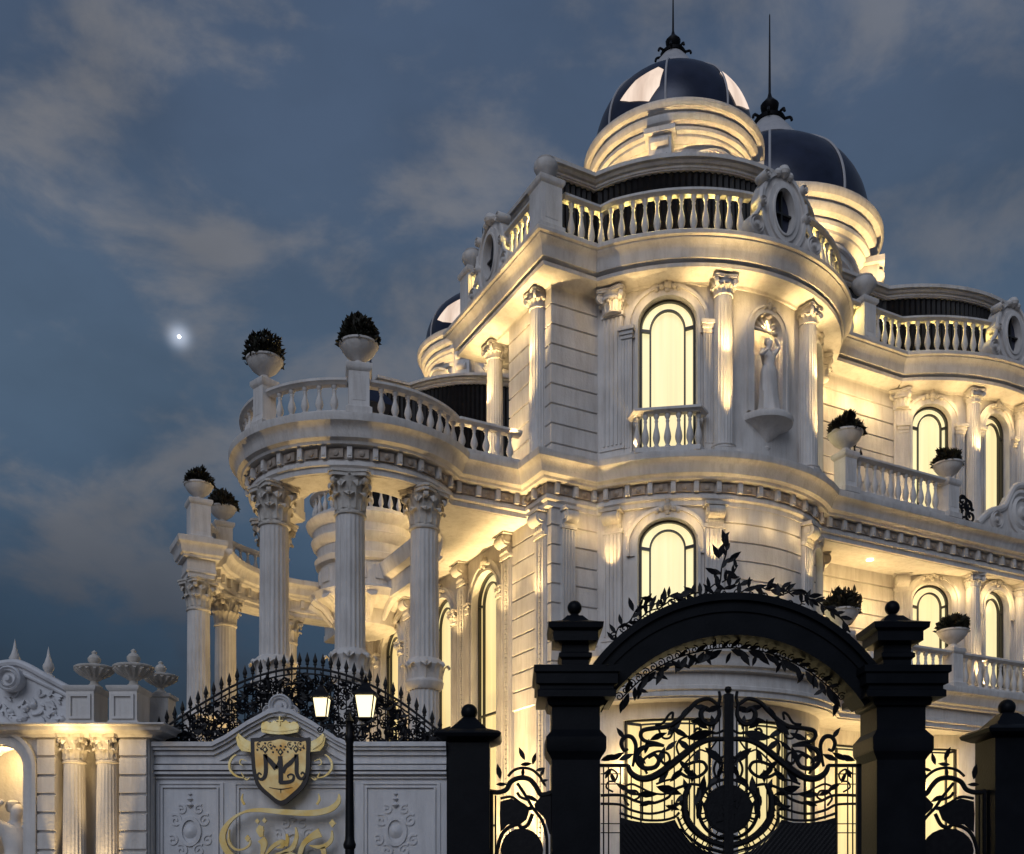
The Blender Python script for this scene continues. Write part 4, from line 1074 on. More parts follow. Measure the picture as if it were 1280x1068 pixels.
w = molded([(0, .06, -.14, .56), (5, .05, -.10, .53), (10, .06, -.05, .52), (15.5, .11, -.005, .51)])
n0 = [(bx(x), gz(y + 20)) for x, y in top[1:-1]]
w.prism(n0 + [(bx(436), gz(931)), (bx(268), gz(931))][::1], .03, .49) if False else None
w.prism([(bx(x), gz(y + 14)) for x, y in top[1:-1]], .035, .48)
w.build('coping', WALLM, bw, ang=.4)
w = MB()
for y0, y1, d in ((952, 955, -.02), (957, 963, -.05), (965, 968, -.03), (971, 973, .02)): w.box(bx(181), bx(558), d, .2, gz(y1), gz(y0))
w.build('moulding', WALLM, bw)
w = MB(); mp = flat_map(0, .06, 1, 0)
volute(w, T(bx(352), -.02, gz(884), pi / 2), .16, .2)
for s in (-1, 1): volute(w, T(bx(352 + s * 15), -.01, gz(890), pi / 2), .08, .16)
w.build('volute', WALLM, bw)
w = MB()
for a, b in ((196, 276), (292, 440), (452, 548)):
    p = [(bx(a), 1.0), (bx(a), gz(979)), (bx(b), gz(979)), (bx(b), 1.0)]
    ribbon(w, mp, p, .05, -.01, .022, True); ribbon(w, mp, [(bx(a + 5), 1.05), (bx(a + 5), gz(984)), (bx(b - 5), gz(984)), (bx(b - 5), 1.05)], .03, -.01, .03, True)
w.build('panel_frame', WALLM, bw)
def cartouche(cx, cz):
    w = MB()
    el = [(cx + .13 * cos(2 * pi * i / 24), cz - .1 + .18 * sin(2 * pi * i / 24)) for i in range(24)]
    ribbon(w, mp, el, .05, -.01, .03, True)
    w.lathe([(0, .045), (.06, .03), (.10, 0)][::-1], 16, T(cx, .06, cz - .1) @ Matrix.Rotation(pi / 2, 4, 'X'))
    for s in (-1, 1):
        for a, b, r, t in ((.2, .05, .09, 1.4), (.24, -.22, .08, 1.3), (.12, .2, .07, 1.3), (.12, -.36, .09, 1.4)):
            ribbon(w, mp, [(cx + s * (x), cz + z) for x, z in spiral(a, b, r, t, 1.)], .03, -.01, .018)
    for i, (z, r) in enumerate(((.26, .05), (.34, .04), (.41, .03))): w.lathe([(0, r), (r, 0), (0, -r)], 10, T(cx, .05, cz + z))
    w.build('carved_cartouche', WALLM, bw)
cartouche(bx(236), gz(1030)); cartouche(bx(494), gz(1030)); cartouche(bx(366), gz(1048))

# ---- wrought iron cresting with spearheads on the wall
cf = thing('iron_cresting', 'arched black wrought iron cresting with spear points above the white wall', 'railing', (gx(372), GY + .28, 0))
def fx(px): return gx(px) - gx(372)
AR = [(186, 914), (215, 894), (250, 872), (290, 850), (330, 836), (370, 830), (410, 834), (450, 847), (490, 868), (525, 893), (556, 918)]
ac = cr(AR, 10)
w = MB(); w.tube([(fx(x), 0, gz(y)) for x, y in ac], .017, 6); w.tube([(fx(x), 0, gz(y + 7)) for x, y in ac], .012, 6)
w.build('arched_rail', IRON, cf)
w = MB()
def wall_top(px):
    for (x0, y0), (x1, y1) in zip(top, top[1:]):
        if x0 <= px <= x1: return y0 + (y1 - y0) * (px - x0) / (x1 - x0)
    return 929
def rail_y(px): return min(ac, key=lambda p: abs(p[0] - px))[1]
for i in range(37):
    px = 190 + i * 9.95; y = rail_y(px)
    w.lathe([(.012, gz(y + 8)), (.012, gz(y - 4)), (.028, gz(y - 5)), (.02, gz(y - 7)), (.034, gz(y - 10)), (.022, gz(y - 14)), (.012, gz(y - 17)), (0, gz(y - 21))], 6, T(fx(px), 0, 0))
w.build('spearheads', IRON, cf)
w = MB(); rnd = random.Random(11)
for i in range(37):
    px = 190 + i * 9.95; y = rail_y(px); b = wall_top(px)
    if b - y > 6: w.tube([(fx(px), 0, gz(b)), (fx(px), 0, gz(y))], .008, 4)
for i in range(430):
    px = rnd.uniform(190, 553); y0, y1 = rail_y(px) + 9, wall_top(px) - 3
    if y1 - y0 < 4: continue
    py = rnd.uniform(y0, y1); r = rnd.uniform(.035, .075)
    w.tube([(fx(px) + a, rnd.uniform(-.01, .01), gz(py) + b) for a, b in spiral(0, 0, r, rnd.uniform(.9, 1.6), rnd.uniform(0, 6.3), 14, rnd.choice((-1, 1)))], .010, 4)
for i in range(560):
    px = rnd.uniform(190, 553); y0, y1 = rail_y(px) + 8, wall_top(px) - 1
    if y1 - y0 < 4: continue
    leaf(w, fx(px), rnd.uniform(-.03, .03), gz(rnd.uniform(y0, y1)), rnd.uniform(0, 6.3), rnd.uniform(.08, .13), tilt=rnd.uniform(-.7, .7))
w.build('scrollwork', IRON, cf)

# ---- left wall section with paired columns, niche, pedestals
NY = 13.72; KN = NY / FPX
def nx(px): return (px - CX) * KN
def nz(py): return EYE + (HY - py) * KN
nw = thing('niche_wall', 'cream stone wall block with twin lit columns, arched niche and carved scroll top', 'wall', (nx(100), NY, 0))
def qx(px): return nx(px) - nx(100)
w = MB()
opening_wall(w, flat_map(0, .12, 1, 0), qx(-70), qx(184), 0, nz(918), [(qx(-2), (nx(26) - nx(-30)), .6, nz(960), .30), (qx(106), qx(146) - qx(66), .05, nz(924), .02)], depth=.35)
w.box(qx(60), qx(152), .45, .6, 0, nz(916)); w.box(qx(183), qx(184), .12, .6, 0, nz(918))
w.add([(qx(-40), .7, 0), (qx(40), .7, 0), (qx(40), .7, nz(920)), (qx(-40), .7, nz(920))], [(0, 1, 2, 3)])
w.build('wall', STONE, nw)
w = MB()
for a, b in ((44, 66), (147, 181)): w.sweep([(qx(a), .1), (qx(b), .1)], rust_prof(.1, nz(922), .25, .05), cap=True)
w.build('rusticated_wall', STONE, nw, ang=.4)
w = MB()
w.sweep([(qx(-70), .1), (qx(183), .1), (qx(183), .6)], [(-.05, nz(922)), (.06, nz(921)), (.08, nz(918)), (.14, nz(916)), (.22, nz(914)), (.24, nz(910)), (.30, nz(908)), (.30, nz(906)), (-.3, nz(905))])
w.build('cornice', STONE, nw, ang=.5)
w = MB(); m2 = flat_map(0, .12, 1, 0); cN, wN = qx(-2), nx(26) - nx(-30)
ribbon(w, m2, arch_pts(cN, wN + .16, .5, nz(960), .40), .16, -.02, .06); ribbon(w, m2, arch_pts(cN, wN + .32, .5, nz(960), .48), .05, -.02, .1)
w.build('surround', STONE, nw)
for px in (86, 128):
    column(qx(px), .18, .158, .6, nz(916), 0, 'corinthian', cm=CARVE, parent=nw, hcap=.40)
for px in (99, 153):
    w = MB(); h = .185
    w.sq(h, h * 1.3, [(.02, nz(906)), (.02, nz(902)), (0, nz(900)), (0, nz(864)), (.02, nz(862)), (.035, nz(859)), (.035, nz(857)), (.0, nz(856))])
    ribbon(w, flat_map(0, -h * 1.3, 1, 0), [(-.13, nz(897)), (-.13, nz(869)), (.13, nz(869)), (.13, nz(897))], .05, -.01, .03, True)
    w.build('pedestal', STONE, nw, (qx(px), .26, 0))
w = MB(); w.sq(.16, .16, [(.02, nz(906)), (0, nz(902)), (0, nz(860)), (.03, nz(858)), (.03, nz(854)), (0, nz(853))]); w.build('pedestal', STONE, nw, (qx(203) - .33, .9, 0))
w = MB()      # scroll pediment with carving
w.prism([(qx(x), nz(y)) for x, y in [(-40, 905), (-40, 836), (5, 828), (22, 831), (50, 846), (82, 862), (82, 905)]], .16, .5)
w.tube(cr([(qx(x), .14, nz(y)) for x, y in [(-40, 834), (5, 826), (24, 829), (52, 844), (84, 861)]], 5), .05, 8)
w.tube(cr([(qx(x), .14, nz(y)) for x, y in [(-30, 843), (5, 838), (24, 841), (52, 854), (84, 870)]], 5), .03, 8)
volute(w, T(qx(10), .1, nz(848), pi / 2), .17, .24)
w.build('scroll_pediment', WALLM, nw)
w = MB(); rnd = random.Random(5)
for i in range(46):
    px, py = rnd.uniform(-10, 80), rnd.uniform(868, 902)
    if py < 860 + (80 - px) * .1 and px > 60: continue
    leaf(w, qx(px), .14, nz(py), rnd.uniform(0, 6.3), rnd.uniform(.09, .16), tilt=rnd.uniform(-.4, .4), th=.015)
for i in range(14):
    r = rnd.uniform(.03, .055); w.lathe([(0, r), (r * .8, r * .4), (r, 0)][::-1], 10, T(qx(rnd.uniform(-5, 76)), .15, nz(rnd.uniform(872, 898))) @ Matrix.Rotation(pi / 2, 4, 'X'))
w.build('carved_foliage', WALLM, nw)
# urns & finials on top of that wall
UM = None
def tazza(px, dy, base, label, k=1.):
    o = thing('stone_urn', label, 'urn', (nx(px), NY + dy, base), 0, 'lidded stone urns on the wall pedestals')
    w = MB(); w.lathe([(r * k, z * k) for r, z in [(.10, 0), (.11, .03), (.06, .07), (.05, .11), (.09, .13), (.12, .17), (.20, .22), (.27, .28), (.275, .30), (.25, .315), (.12, .33), (.06, .36)]], 26); w.build('bowl', CARVE, o)
    w = MB(); w.lathe([(r * k, z * k) for r, z in [(.05, .35), (.085, .39), (.09, .43), (.06, .47), (.03, .49), (.04, .52), (.0, .55)]], 16); w.build('lid_finial', CARVE, o)
    w = MB()
    for i in range(16):
        a = 2 * pi * i / 16; w.tube([(.11 * k * cos(a), .11 * k * sin(a), .16 * k), (.2 * k * cos(a), .2 * k * sin(a), .225 * k), (.255 * k * cos(a), .255 * k * sin(a), .27 * k)], [.014 * k, .03 * k, .03 * k], 5)
    w.build('gadroon', CARVE, o)
tazza(108, .26, nz(857), 'lidded stone urn on the pedestal beside the carved scroll', .96); tazza(158, .26, nz(857), 'lidded stone urn on the pedestal next to the iron spikes', 1.)
tazza(203 - .33 / KN, .9, nz(853) , 'lidded stone urn on the set back pedestal behind the iron spikes', .88)
for px, py, lab in ((5, 832, 'slim pointed stone finial above the carved scroll volute'), (48, 842, 'slim pointed stone finial on the sloping side of the scroll')):
    w = MB(); w.lathe([(.07, 0), (.08, .05), (.04, .09), (.07, .15), (.075, .19), (.05, .24), (.025, .32), (.012, .40), (0, .46)], 14)
    tag(w.build('stone_finial', STONE, None, (nx(px), NY + .3, nz(py) - .03)), lab, 'finial', 'pointed finials on the wall scroll')
statue('statue', 'pale stone draped figure inside the lit arched niche at the left edge', (nx(2), NY + .38, .86), .5, 2.0, -1)

# ------------------------------------------------------------------ street lamp
LY = 11.2; KL = LY / FPX
def sx(px): return (px - 437) * KL
def sz(py): return EYE + (HY - py) * KL
sl = thing('street_lamp', 'black iron street lamp with two glowing lanterns on scrolled arms', 'street lamp', ((437 - CX) * KL, LY, 0))
w = MB(); w.lathe([(.14, 0), (.14, .25), (.10, .3), (.08, .6), (.055, .7), (.05, sz(1062)), (.065, sz(1060)), (.07, sz(1056)), (.052, sz(1050)), (.048, sz(1045)), (.040, sz(930)), (.052, sz(925)), (.055, sz(920)), (.04, sz(916)), (.036, sz(905)), (.05, sz(902)), (.02, sz(896)), (0, sz(890))], 16)
w.build('pole', IRON, sl)
w = MB()
for s, ex in ((-1, 402), (1, 457)):
    e = sx(ex)
    w.tube(cr([(0, 0, sz(914)), (e * .4, 0, sz(920) - .01), (e * .75, 0, sz(909)), (e, 0, sz(907)), (e, 0, sz(902))], 6), .013, 6)
    w.tube([(e * .45 + a, 0, sz(912) + b) for a, b in spiral(0, 0, .05, 1.6, 2.)], .008, 5)
    w.tube([(e * 1.05 + a, 0, sz(912) + b) for a, b in spiral(0, 0, .04, 1.5, 1., sg=-1)], .008, 5)
    w.tube([(0, 0, sz(908)), (e, 0, sz(906))], .010, 6)
w.build('arm', IRON, sl)
def lantern(px, y0, y1, hw, dy):
    z0, z1 = sz(y1), sz(y0); h = z1 - z0
    w = MB()
    for a in range(4):
        t = pi / 4 + a * pi / 2; w.tube([(hw * .68 * 1.38 * cos(t), hw * .68 * 1.38 * sin(t), z0), (hw * 1.38 * cos(t), hw * 1.38 * sin(t), z1)], .008, 5)
    w.sq(hw * 1.05, hw * 1.05, [(0, z1), (.02, z1 + .01), (.02, z1 + .025), (-hw * .35, z1 + .07), (-hw * .5, z1 + .10), (-hw * .8, z1 + .14), (-hw * .95, z1 + .16)])
    w.lathe([(.02, z1 + .15), (.03, z1 + .18), (.015, z1 + .2), (0, z1 + .24)], 8)
    w.sq(hw * .7, hw * .7, [(.012, z0), (.012, z0 - .015), (-hw * .4, z0 - .04)])
    o = w.build('lantern', IRON, sl, (sx(px), dy, 0))
    w = MB(); a, b = hw * .66, hw * .97
    w.add([(-a, -a, z0), (a, -a, z0), (a, a, z0), (-a, a, z0), (-b, -b, z1), (b, -b, z1), (b, b, z1), (-b, b, z1)], [(0, 1, 5, 4), (1, 2, 6, 5), (2, 3, 7, 6), (3, 0, 4, 7)]); w.build('glass', BULB, o)
lantern(402, 874, 897, .085, 0); lantern(457, 871, 898, .105, 0)

# ------------------------------------------------------------------ gold emblem and calligraphy on the wall
EY = GY - .12; KE = EY / FPX
em = thing('emblem_sign', 'gold shield sign with black M and L monogram, gold crown and curled side scrolls', 'sign', ((350 - CX) * KE, EY, 0))
def E(x, y): return ((260 + x / 5.133 - 350) * KE, EYE + (HY - (860 + y / 5.133)) * KE)
ex = flat_map(0, 0, 1, 0)
sh = cr([(275, 325), (300, 322), (400, 318), (465, 304), (530, 318), (630, 322), (657, 325), (657, 420), (652, 545), (620, 635), (550, 705), (470, 757), (390, 705), (318, 635), (288, 545), (277, 420), (275, 325)], 4)[:-1]
cs = (467, 510)
w = MB(); w.prism([E(*p) for p in sh], -.02, .05); w.build('frame', BLACKL, em)
w = MB(); w.prism([E(cs[0] + (x - cs[0]) * .86, cs[1] + (y - cs[1]) * .87) for x, y in sh], -.027, .0); w.build('face', GOLDF, em)
w = MB()
def stroke(mb, pts, ws, d0=-.036, d1=-.026, n=6, f=E, k=5.133 and KE / 5.133):
    p = cr(pts, n); m = len(p); vs, fs = [], []
    P2 = [f(*q) for q in p]
    for i in range(m):
        a, b = P2[max(i - 1, 0)], P2[min(i + 1, m - 1)]; t = Vector((b[0] - a[0], b[1] - a[1])); t.normalize()
        u = i / (m - 1) * (len(ws) - 1); j = min(int(u), len(ws) - 2); wd = (ws[j] + (ws[j + 1] - ws[j]) * (u - j)) * k / 2
        x, z = P2[i]
        vs += [(x - t.y * wd, d0, z + t.x * wd), (x + t.y * wd, d0, z - t.x * wd), (x + t.y * wd, d1, z - t.x * wd), (x - t.y * wd, d1, z + t.x * wd)]
    for i in range(m - 1):
        for q in range(4): fs.append((4 * i + q, 4 * i + (q + 1) % 4, 4 * i + 4 + (q + 1) % 4, 4 * i + 4 + q))
    fs += [(0, 1, 2, 3), (4 * m - 1, 4 * m - 2, 4 * m - 3, 4 * m - 4)]
    mb.add(vs, fs)
stroke(w, [(370, 428), (374, 480), (374, 545), (362, 580), (338, 588), (320, 568), (332, 548), (346, 560)], [26, 26, 24, 16, 12, 8])
stroke(w, [(364, 428), (400, 470), (442, 520)], [8, 30, 34]); stroke(w, [(466, 440), (470, 520), (470, 612)], [28, 30, 28], -.037)
stroke(w, [(462, 608), (505, 608), (545, 596), (553, 566), (534, 556), (514, 566), (520, 580)], [26, 22, 14, 10, 6], -.0375)
stroke(w, [(570, 428), (572, 490), (572, 545), (586, 578), (608, 584), (624, 562), (610, 544), (598, 556)], [26, 26, 24, 16, 12, 8])
stroke(w, [(572, 432), (535, 480), (500, 510), (490, 550)], [8, 28, 26, 8])
stroke(w, [(440, 520), (452, 490), (462, 460)], [20, 14, 10])
for x, y, r in ((370, 398, 26), (468, 414, 26), (567, 394, 26)):
    w.prism([E(x, y - r), E(x + r * .75, y), E(x, y + r), E(x - r * .75, y)], -.036, -.026)
for x, y in ((330, 365), (370, 358), (405, 370), (345, 395), (410, 392), (432, 380), (470, 375), (500, 380), (528, 366), (562, 356), (596, 362), (618, 390), (420, 415), (515, 412), (320, 400), (445, 400), (492, 398), (596, 400), (535, 392)):
    w.prism([E(x + 7 * cos(i * pi / 4), y + 7 * sin(i * pi / 4)) for i in range(8)], -.035, -.026)
for x, r in ((338, 20), (405, 18), (532, 18), (598, 20)): stroke(w, [(x + r * cos(i * pi / 5), 368 + r * sin(i * pi / 5)) for i in range(9)], [4, 4], -.0345)
stroke(w, [(395, 640), (470, 652), (545, 640)], [2, 7, 2]); stroke(w, [(470, 650), (470, 678)], [6, 2])
w.build('monogram', BLACKL, em)
w = MB()
for x, y, r in ((370, 398, 12), (468, 414, 12), (567, 394, 12)): w.prism([E(x, y - r), E(x + r * .75, y), E(x, y + r), E(x - r * .75, y)], -.041, -.034)
w.build('jewel', GOLD, em)
w = MB()
w.prism([E(*p) for p in [(345, 285), (340, 245), (350, 222), (380, 215), (400, 228), (425, 208), (445, 222), (462, 205), (480, 222), (500, 208), (525, 228), (550, 215), (575, 225), (585, 250), (575, 285), (520, 296), (460, 300), (400, 296)]], -.01, .03)
stroke(w, [(462, 184), (462, 244)], [9, 9], -.03, .01); stroke(w, [(442, 212), (484, 212)], [8, 8], -.029, .011)
for x in (355, 400, 525, 572): w.lathe([(0, -.015), (.015, 0), (0, .015)], 8, T(E(x, 222)[0], -.01, E(x, 222)[1]))
stroke(w, [(350, 262), (462, 276), (575, 262)], [10, 12, 10], -.02, .0)
w.build('crown', GOLD, em)
for s in (-1, 1):
    R = lambda pts: [(467 + s * (467 - x), y) for x, y in pts]
    w = MB(); w.prism([E(*p) for p in R([(275, 345), (240, 330), (195, 292), (180, 320), (190, 370), (215, 405), (275, 412)])], -.006, .03); stroke(w, R([(190, 300), (205, 350), (260, 395)]), [3, 12, 3], -.02, .02); w.build('wing', GOLD, em)
    for ps, ws in (([(250, 580), (190, 570), (145, 530), (140, 480), (165, 440), (185, 430)], [4, 14, 14, 4]), ([(250, 470), (215, 460), (205, 485), (225, 500)], [3, 8, 3]), ([(235, 750), (218, 715), (225, 680)], [14, 14, 3]),
                   ([(215, 545), (245, 590), (270, 575)], [4, 10, 3])):
        w = MB(); stroke(w, R(ps), ws, -.02, .02); w.build('scroll', GOLD, em)
cg = thing('calligraphy_sign', 'gold calligraphic lettering with a long sweeping stroke on the white wall', 'sign', ((350 - CX) * KE, EY, 0))
def E2(x, y): return ((265 + x / 7.53 - 350) * KE, EYE + (HY - (980 + y / 7.53)) * KE)
k2 = KE / 7.53
w = MB()
def st2(pts, ws): stroke(w, pts, [q * 1.3 for q in ws], -.03, .03, 6, E2, k2)
st2([(1198, 95), (1190, 170), (1110, 240), (950, 275), (700, 268), (450, 248), (300, 268), (185, 340), (115, 440), (105, 540), (160, 650), (280, 730), (420, 760)], [6, 34, 44, 44, 40, 30, 14, 22, 40, 46, 44, 30, 10])
w.build('flourish', GOLD, cg)
w = MB(); st2([(165, 430), (162, 540), (215, 612), (290, 618), (352, 578), (362, 530)], [4, 18, 16, 14, 14, 10])
for x, y, r in ((430, 352, 26), (496, 346, 26), (338, 515, 34), (1135, 372, 40), (668, 560, 24)): w.prism([E2(x, y - r), E2(x + r * .8, y), E2(x, y + r), E2(x - r * .8, y)], -.032, .03)
st2([(468, 395), (455, 440), (470, 500)], [30, 56, 20]); st2([(465, 520), (490, 560), (480, 640), (450, 760)], [60, 50, 30, 8])
st2([(500, 680), (560, 605), (620, 560), (668, 550), (660, 590), (610, 604)], [8, 26, 30, 40, 26, 6])
st2([(705, 470), (712, 530), (700, 590)], [12, 26, 20]); st2([(790, 410), (798, 500), (760, 600), (690, 640), (600, 665)], [8, 26, 34, 26, 12])
st2([(1020, 460), (940, 500), (870, 560), (835, 640), (810, 760)], [70, 46, 34, 34, 14]); st2([(1130, 440), (1128, 520), (1070, 582), (990, 594), (920, 580)], [8, 26, 34, 26, 6])
st2([(1040, 600), (1055, 650), (1050, 760)], [40, 36, 20]); st2([(600, 700), (700, 660), (780, 680), (820, 760)], [20, 30, 30, 16])
w.build('lettering', GOLD, cg)

# ------------------------------------------------------------------ star
p = P(224, 421, 1500)
w = MB(); w.lathe([(2.3 * sin(pi * i / 10), -2.3 * cos(pi * i / 10)) for i in range(11)], 16)
for a in range(0, 8):
    L = 2.6 if a % 2 == 0 else 1.5; M = Matrix.Rotation(pi / 4 * a, 4, 'Y')
    w.add([M @ Vector(v) for v in ((-.16, 0, .3), (.16, 0, .3), (0, .16, .3), (0, -.16, .3), (0, 0, L))], [(0, 2, 4), (2, 1, 4), (1, 3, 4), (3, 0, 4)]) if False else None
tag(w.build('star', STARM, None, p), 'bright white evening star glowing low in the dusk sky', 'star')

# ------------------------------------------------------------------ lights
WARM = (1., .69, .29)
def lamp(kind, loc, power, tgt=None, size=.05, ang=60, blend=.5, col=WARM, local=True):
    L = bpy.data.lights.new('lamp', kind); L.energy = power; L.color = col
    if kind in ('POINT', 'SPOT'): L.shadow_soft_size = size
    o = bpy.data.objects.new('lamp', L); COL.objects.link(o)
    p = Vector(VW(*loc) if local else loc); o.location = p
    if kind == 'SPOT': L.spot_size = RD(ang); L.spot_blend = blend
    if tgt is not None:
        d = Vector(VW(*tgt) if local else tgt) - p; o.rotation_euler = d.to_track_quat('-Z', 'Y').to_euler()
    return o
def up(x, y, z, tx, ty, tz, pw, ang=42, blend=.5): return lamp('SPOT', (x, y, z), pw, (tx, ty, tz), .04, ang, blend)
PW = 2.15
# upper floor columns
for c, R, aa in ((C1, R1, 18.5), (C2, R2, 12.4)):
    for a in (-aa, aa):
        x, y = polar(c, R + .66, a); tx, ty = polar(c, R + .26, a); up(x, y, ZM1 + .12, tx, ty, ZU0 - .2, 430 * PW, 30, .9)
        x, y = polar(c, R + .62, a); tx, ty = polar(c, R + .2, a); up(x, y, ZM1 + 1.9, tx, ty, ZU0, 60 * PW, 75, .9)
x, y = polar(C1, R1 + .45, -46.); tx, ty = polar(C1, R1, -52); up(x, y, ZM1 + .1, tx, ty, ZU0, 22 * PW)
up(-.72, .42, ZM1 + .35, -.2, .42, ZU0 - .1, 420 * PW, 30, .9); up(-.6, .42, ZM1 + 2, -.2, .42, ZU0, 60 * PW, 75, .9); up(-.45, 2.72, ZM1 + .1, -.05, 2.72, ZU0 - .2, 300 * PW, 32, .9); up(-.5, 2.7, ZM1 + 2, -.1, 2.7, ZU0, 70 * PW, 75, .9)
up(-.5, 1.5, ZM1 + .1, -.2, 1.6, ZU0, 60 * PW, 60)
lamp('SPOT', tuple(bay1(0, 13.9, .02)), 14 * PW, tuple(bay1(0, 11.8, -.05)), .02, 100)
lamp('POINT', tuple(bay1(0, 13.72, -.12)), 3 * PW, None, .03)
up(8.3, -.5, ZM1 + .1, 8.6, 0, ZU0, 70 * PW, 70)
x, y = polar(C2, R2 + .5, -J2 + 6); up(x, y, ZM1 + .1, x + .1, y + .4, ZU0, 70 * PW, 60)
for a in (-52, -44, -30, -8, 8, 30, 44): x, y = polar(C1, R1 + .36, a); lamp('POINT', (x, y, ZU0 - .36), 2.1 * PW, None, .12)  # from here, unseen spill points added under the cornices to warm the stone
for a in (-33, -20, -6, 6, 20): x, y = polar(C2, R2 + .36, a); lamp('POINT', (x, y, ZU0 - .4), 3.6 * PW, None, .12)
for x in (7.7, 8.5, 9.3): lamp('POINT', (x, -.42, ZU0 - .6), 8 * PW, None, .12); lamp('POINT', (x, -.6, ZM0 - .7), 5 * PW, None, .12)
for x, y in ((-.36, 1.2), (-.36, 2.0)): lamp('POINT', (x, y, ZU0 - .4), 3.5 * PW, None, .12)
for a in (-50, -44, -29, -12, 0, 12): x, y = polar(C1, R1 + .30, a); lamp('POINT', (x, y, ZM0 - .36), 1.5 * PW, None, .12)
for a in (-30, -18, -6, 6): x, y = polar(C2, R2 + .3, a); lamp('POINT', (x, y, ZM0 - .5), 4 * PW, None, .12)
lamp('POINT', (.6, -.35, ZM0 - .4), 1.5 * PW, None, .1)
# roof balustrade light strips
YEL = (1., .74, .22)
def strip(x, y, nx_, ny_, pw): lamp('SPOT', (x, y, ZU1 + .80), pw * 1.5 * PW, (x + nx_ * .5, y + ny_ * .5, ZU1 + .52), .05, 150, .6, YEL)
for a in (-50, -43, -36, -29, -22, -15, 16, 26, 36, 46): x, y = polar(C1, R1 + .17, a); strip(x, y, sin(RD(a)), -cos(RD(a)), 6)
for x in (.3, .8, 7.9, 8.4, 9.4, 10.0): strip(x, -.17, 0, -1, 6)
for y in (.4, .9, 2.75): strip(-.17, y, -1, 0, 7)
for a in (-33, -27, -21, -15, -10, 14, 24): x, y = polar(C2, R2 + .17, a); strip(x, y, sin(RD(a)), -cos(RD(a)), 3)
# dome drums
for (cx, cy), z, k, p in ((D1, 17.5, 1., 90), ((11.69, 6.25), 19.4, 1.55, 230), ((4.5, 12.4), 17.5, 1., 90)):
    for a in (-105, -60, -15, 30, 75):
        x, y = polar((cx, cy), 2.45 * k, a); tx, ty = polar((cx, cy), 2.0 * k, a); up(x, y, z, tx, ty, z + 1.6 * k, p * .75 * PW, 85, .8)
# mid floor
for a in (-55, -21, 21): x, y = polar(C1, R1 + .40, a); tx, ty = polar(C1, R1 + .1, a); up(x, y, 8.3, tx, ty, ZM0, 34 * PW, 75, .8)
x, y = polar(C1, R1 + .55, 0); up(x, y, 6.8, x, y + .5, ZM0, 50 * PW, 70, .8)
up(8.6, -.8, 6.8, 8.7, -.4, ZM0, 75 * PW, 95, .8); up(10.0, -.9, 6.8, 9.9, -.5, ZM0, 50 * PW, 80, .8)
for a in (-12.4, 12.4): x, y = polar(C2, R2 + .5, a); tx, ty = polar(C2, R2 + .15, a); up(x, y, 6.75, tx, ty, ZM0 - .4, 120 * PW, 46, .6)
lamp('SPOT', (8.6, -.75, ZM0 - .12), 45 * PW, (8.7, -.7, 6), .04, 120, .6)
m = MB(); m.lathe([(.085, ZM0 - .03), (.09, ZM0 - .05), (.07, ZM0 - .055), (0, ZM0 - .05)], 16); m.build('downlight', SPOTG, villa, (8.6, -.75, 0))
# left facade and portico
for y, p in ((.5, 700), (1.2, 500), (2.0, 800), (3.1, 450), (4.3, 850), (6.9, 450), (8.1, 650), (10.9, 600)):
    up(-.95, y, .4, -.12, y, 4.3, p * 2.8 * PW, 27, .7)
for y, p in ((.36, 110), (1.95, 80), (4.35, 80)): up(-.55, y, 7.6, -.15, y, ZM0 - .1, p * .4 * PW, 90, .8)
up(-2.6, 2.2, .4, -2.2, 1.2, ZM0, 240 * PW, 50, .8); up(-3.6, 2.3, .4, -3.6, 1.0, ZM0, 330 * PW, 44, .8); up(-4.6, 3.0, .4, -5.1, 1.7, ZM0, 500 * PW, 40, .8)
up(-4.2, 8.6, .4, -4.8, 9.6, ZM0, 800 * PW, 50, .8); up(-2.2, 8.9, .4, -2.5, 10.9, ZM0, 500 * PW, 55, .8); up(-1.7, 7.4, 8., -.9, 9.3, 11, 70 * PW, 90, .8)
# terrace level behind the ring balustrade
lamp('POINT', (-1.2, 1.6, ZM1 + .35), 26 * PW, None, .1); lamp('POINT', (.9, 6.8, 12.0), 60 * PW, None, .2); lamp('POINT', (-3.4, 1.5, ZM1 + .3), 5 * PW, None, .1)
# ground floor
for x, y, p in ((1.2, -.9, 160), (6.9, -1.4, 300), (8.8, -1.0, 300), (11., -1.2, 220)): lamp('POINT', (x, y, 4.2), p * .14 * PW, None, .15)
# left wall columns and niche
for px in (86, 128): lamp('SPOT', (nx(px) - .0, NY - .18, 1.05), 95 * PW, (nx(px), NY + .12, 3.2), .03, 30, .5, local=False)
lamp('POINT', (nx(4), NY + .28, nz(948)), 9 * PW, None, .05, local=False)
for px in (86, 128): lamp('POINT', (nx(px), NY - .22, nz(926)), 2.2 * PW, None, .04, local=False)
# lanterns
for px, py in ((402, 886), (457, 885)): lamp('POINT', ((px - CX) * KL, LY, EYE + (HY - py) * KL), 40 * PW, None, .09, col=(1., .74, .40), local=False)
# the last glow of the sky, as one wide soft sun
sun = bpy.data.lights.new('sun', 'SUN'); sun.energy = .92; sun.angle = RD(40); sun.color = (.78, .85, 1.0)
so = bpy.data.objects.new('sun', sun); COL.objects.link(so)
SD = Vector((.32, 1.0, -.62)); so.rotation_euler = SD.to_track_quat('-Z', 'Y').to_euler()

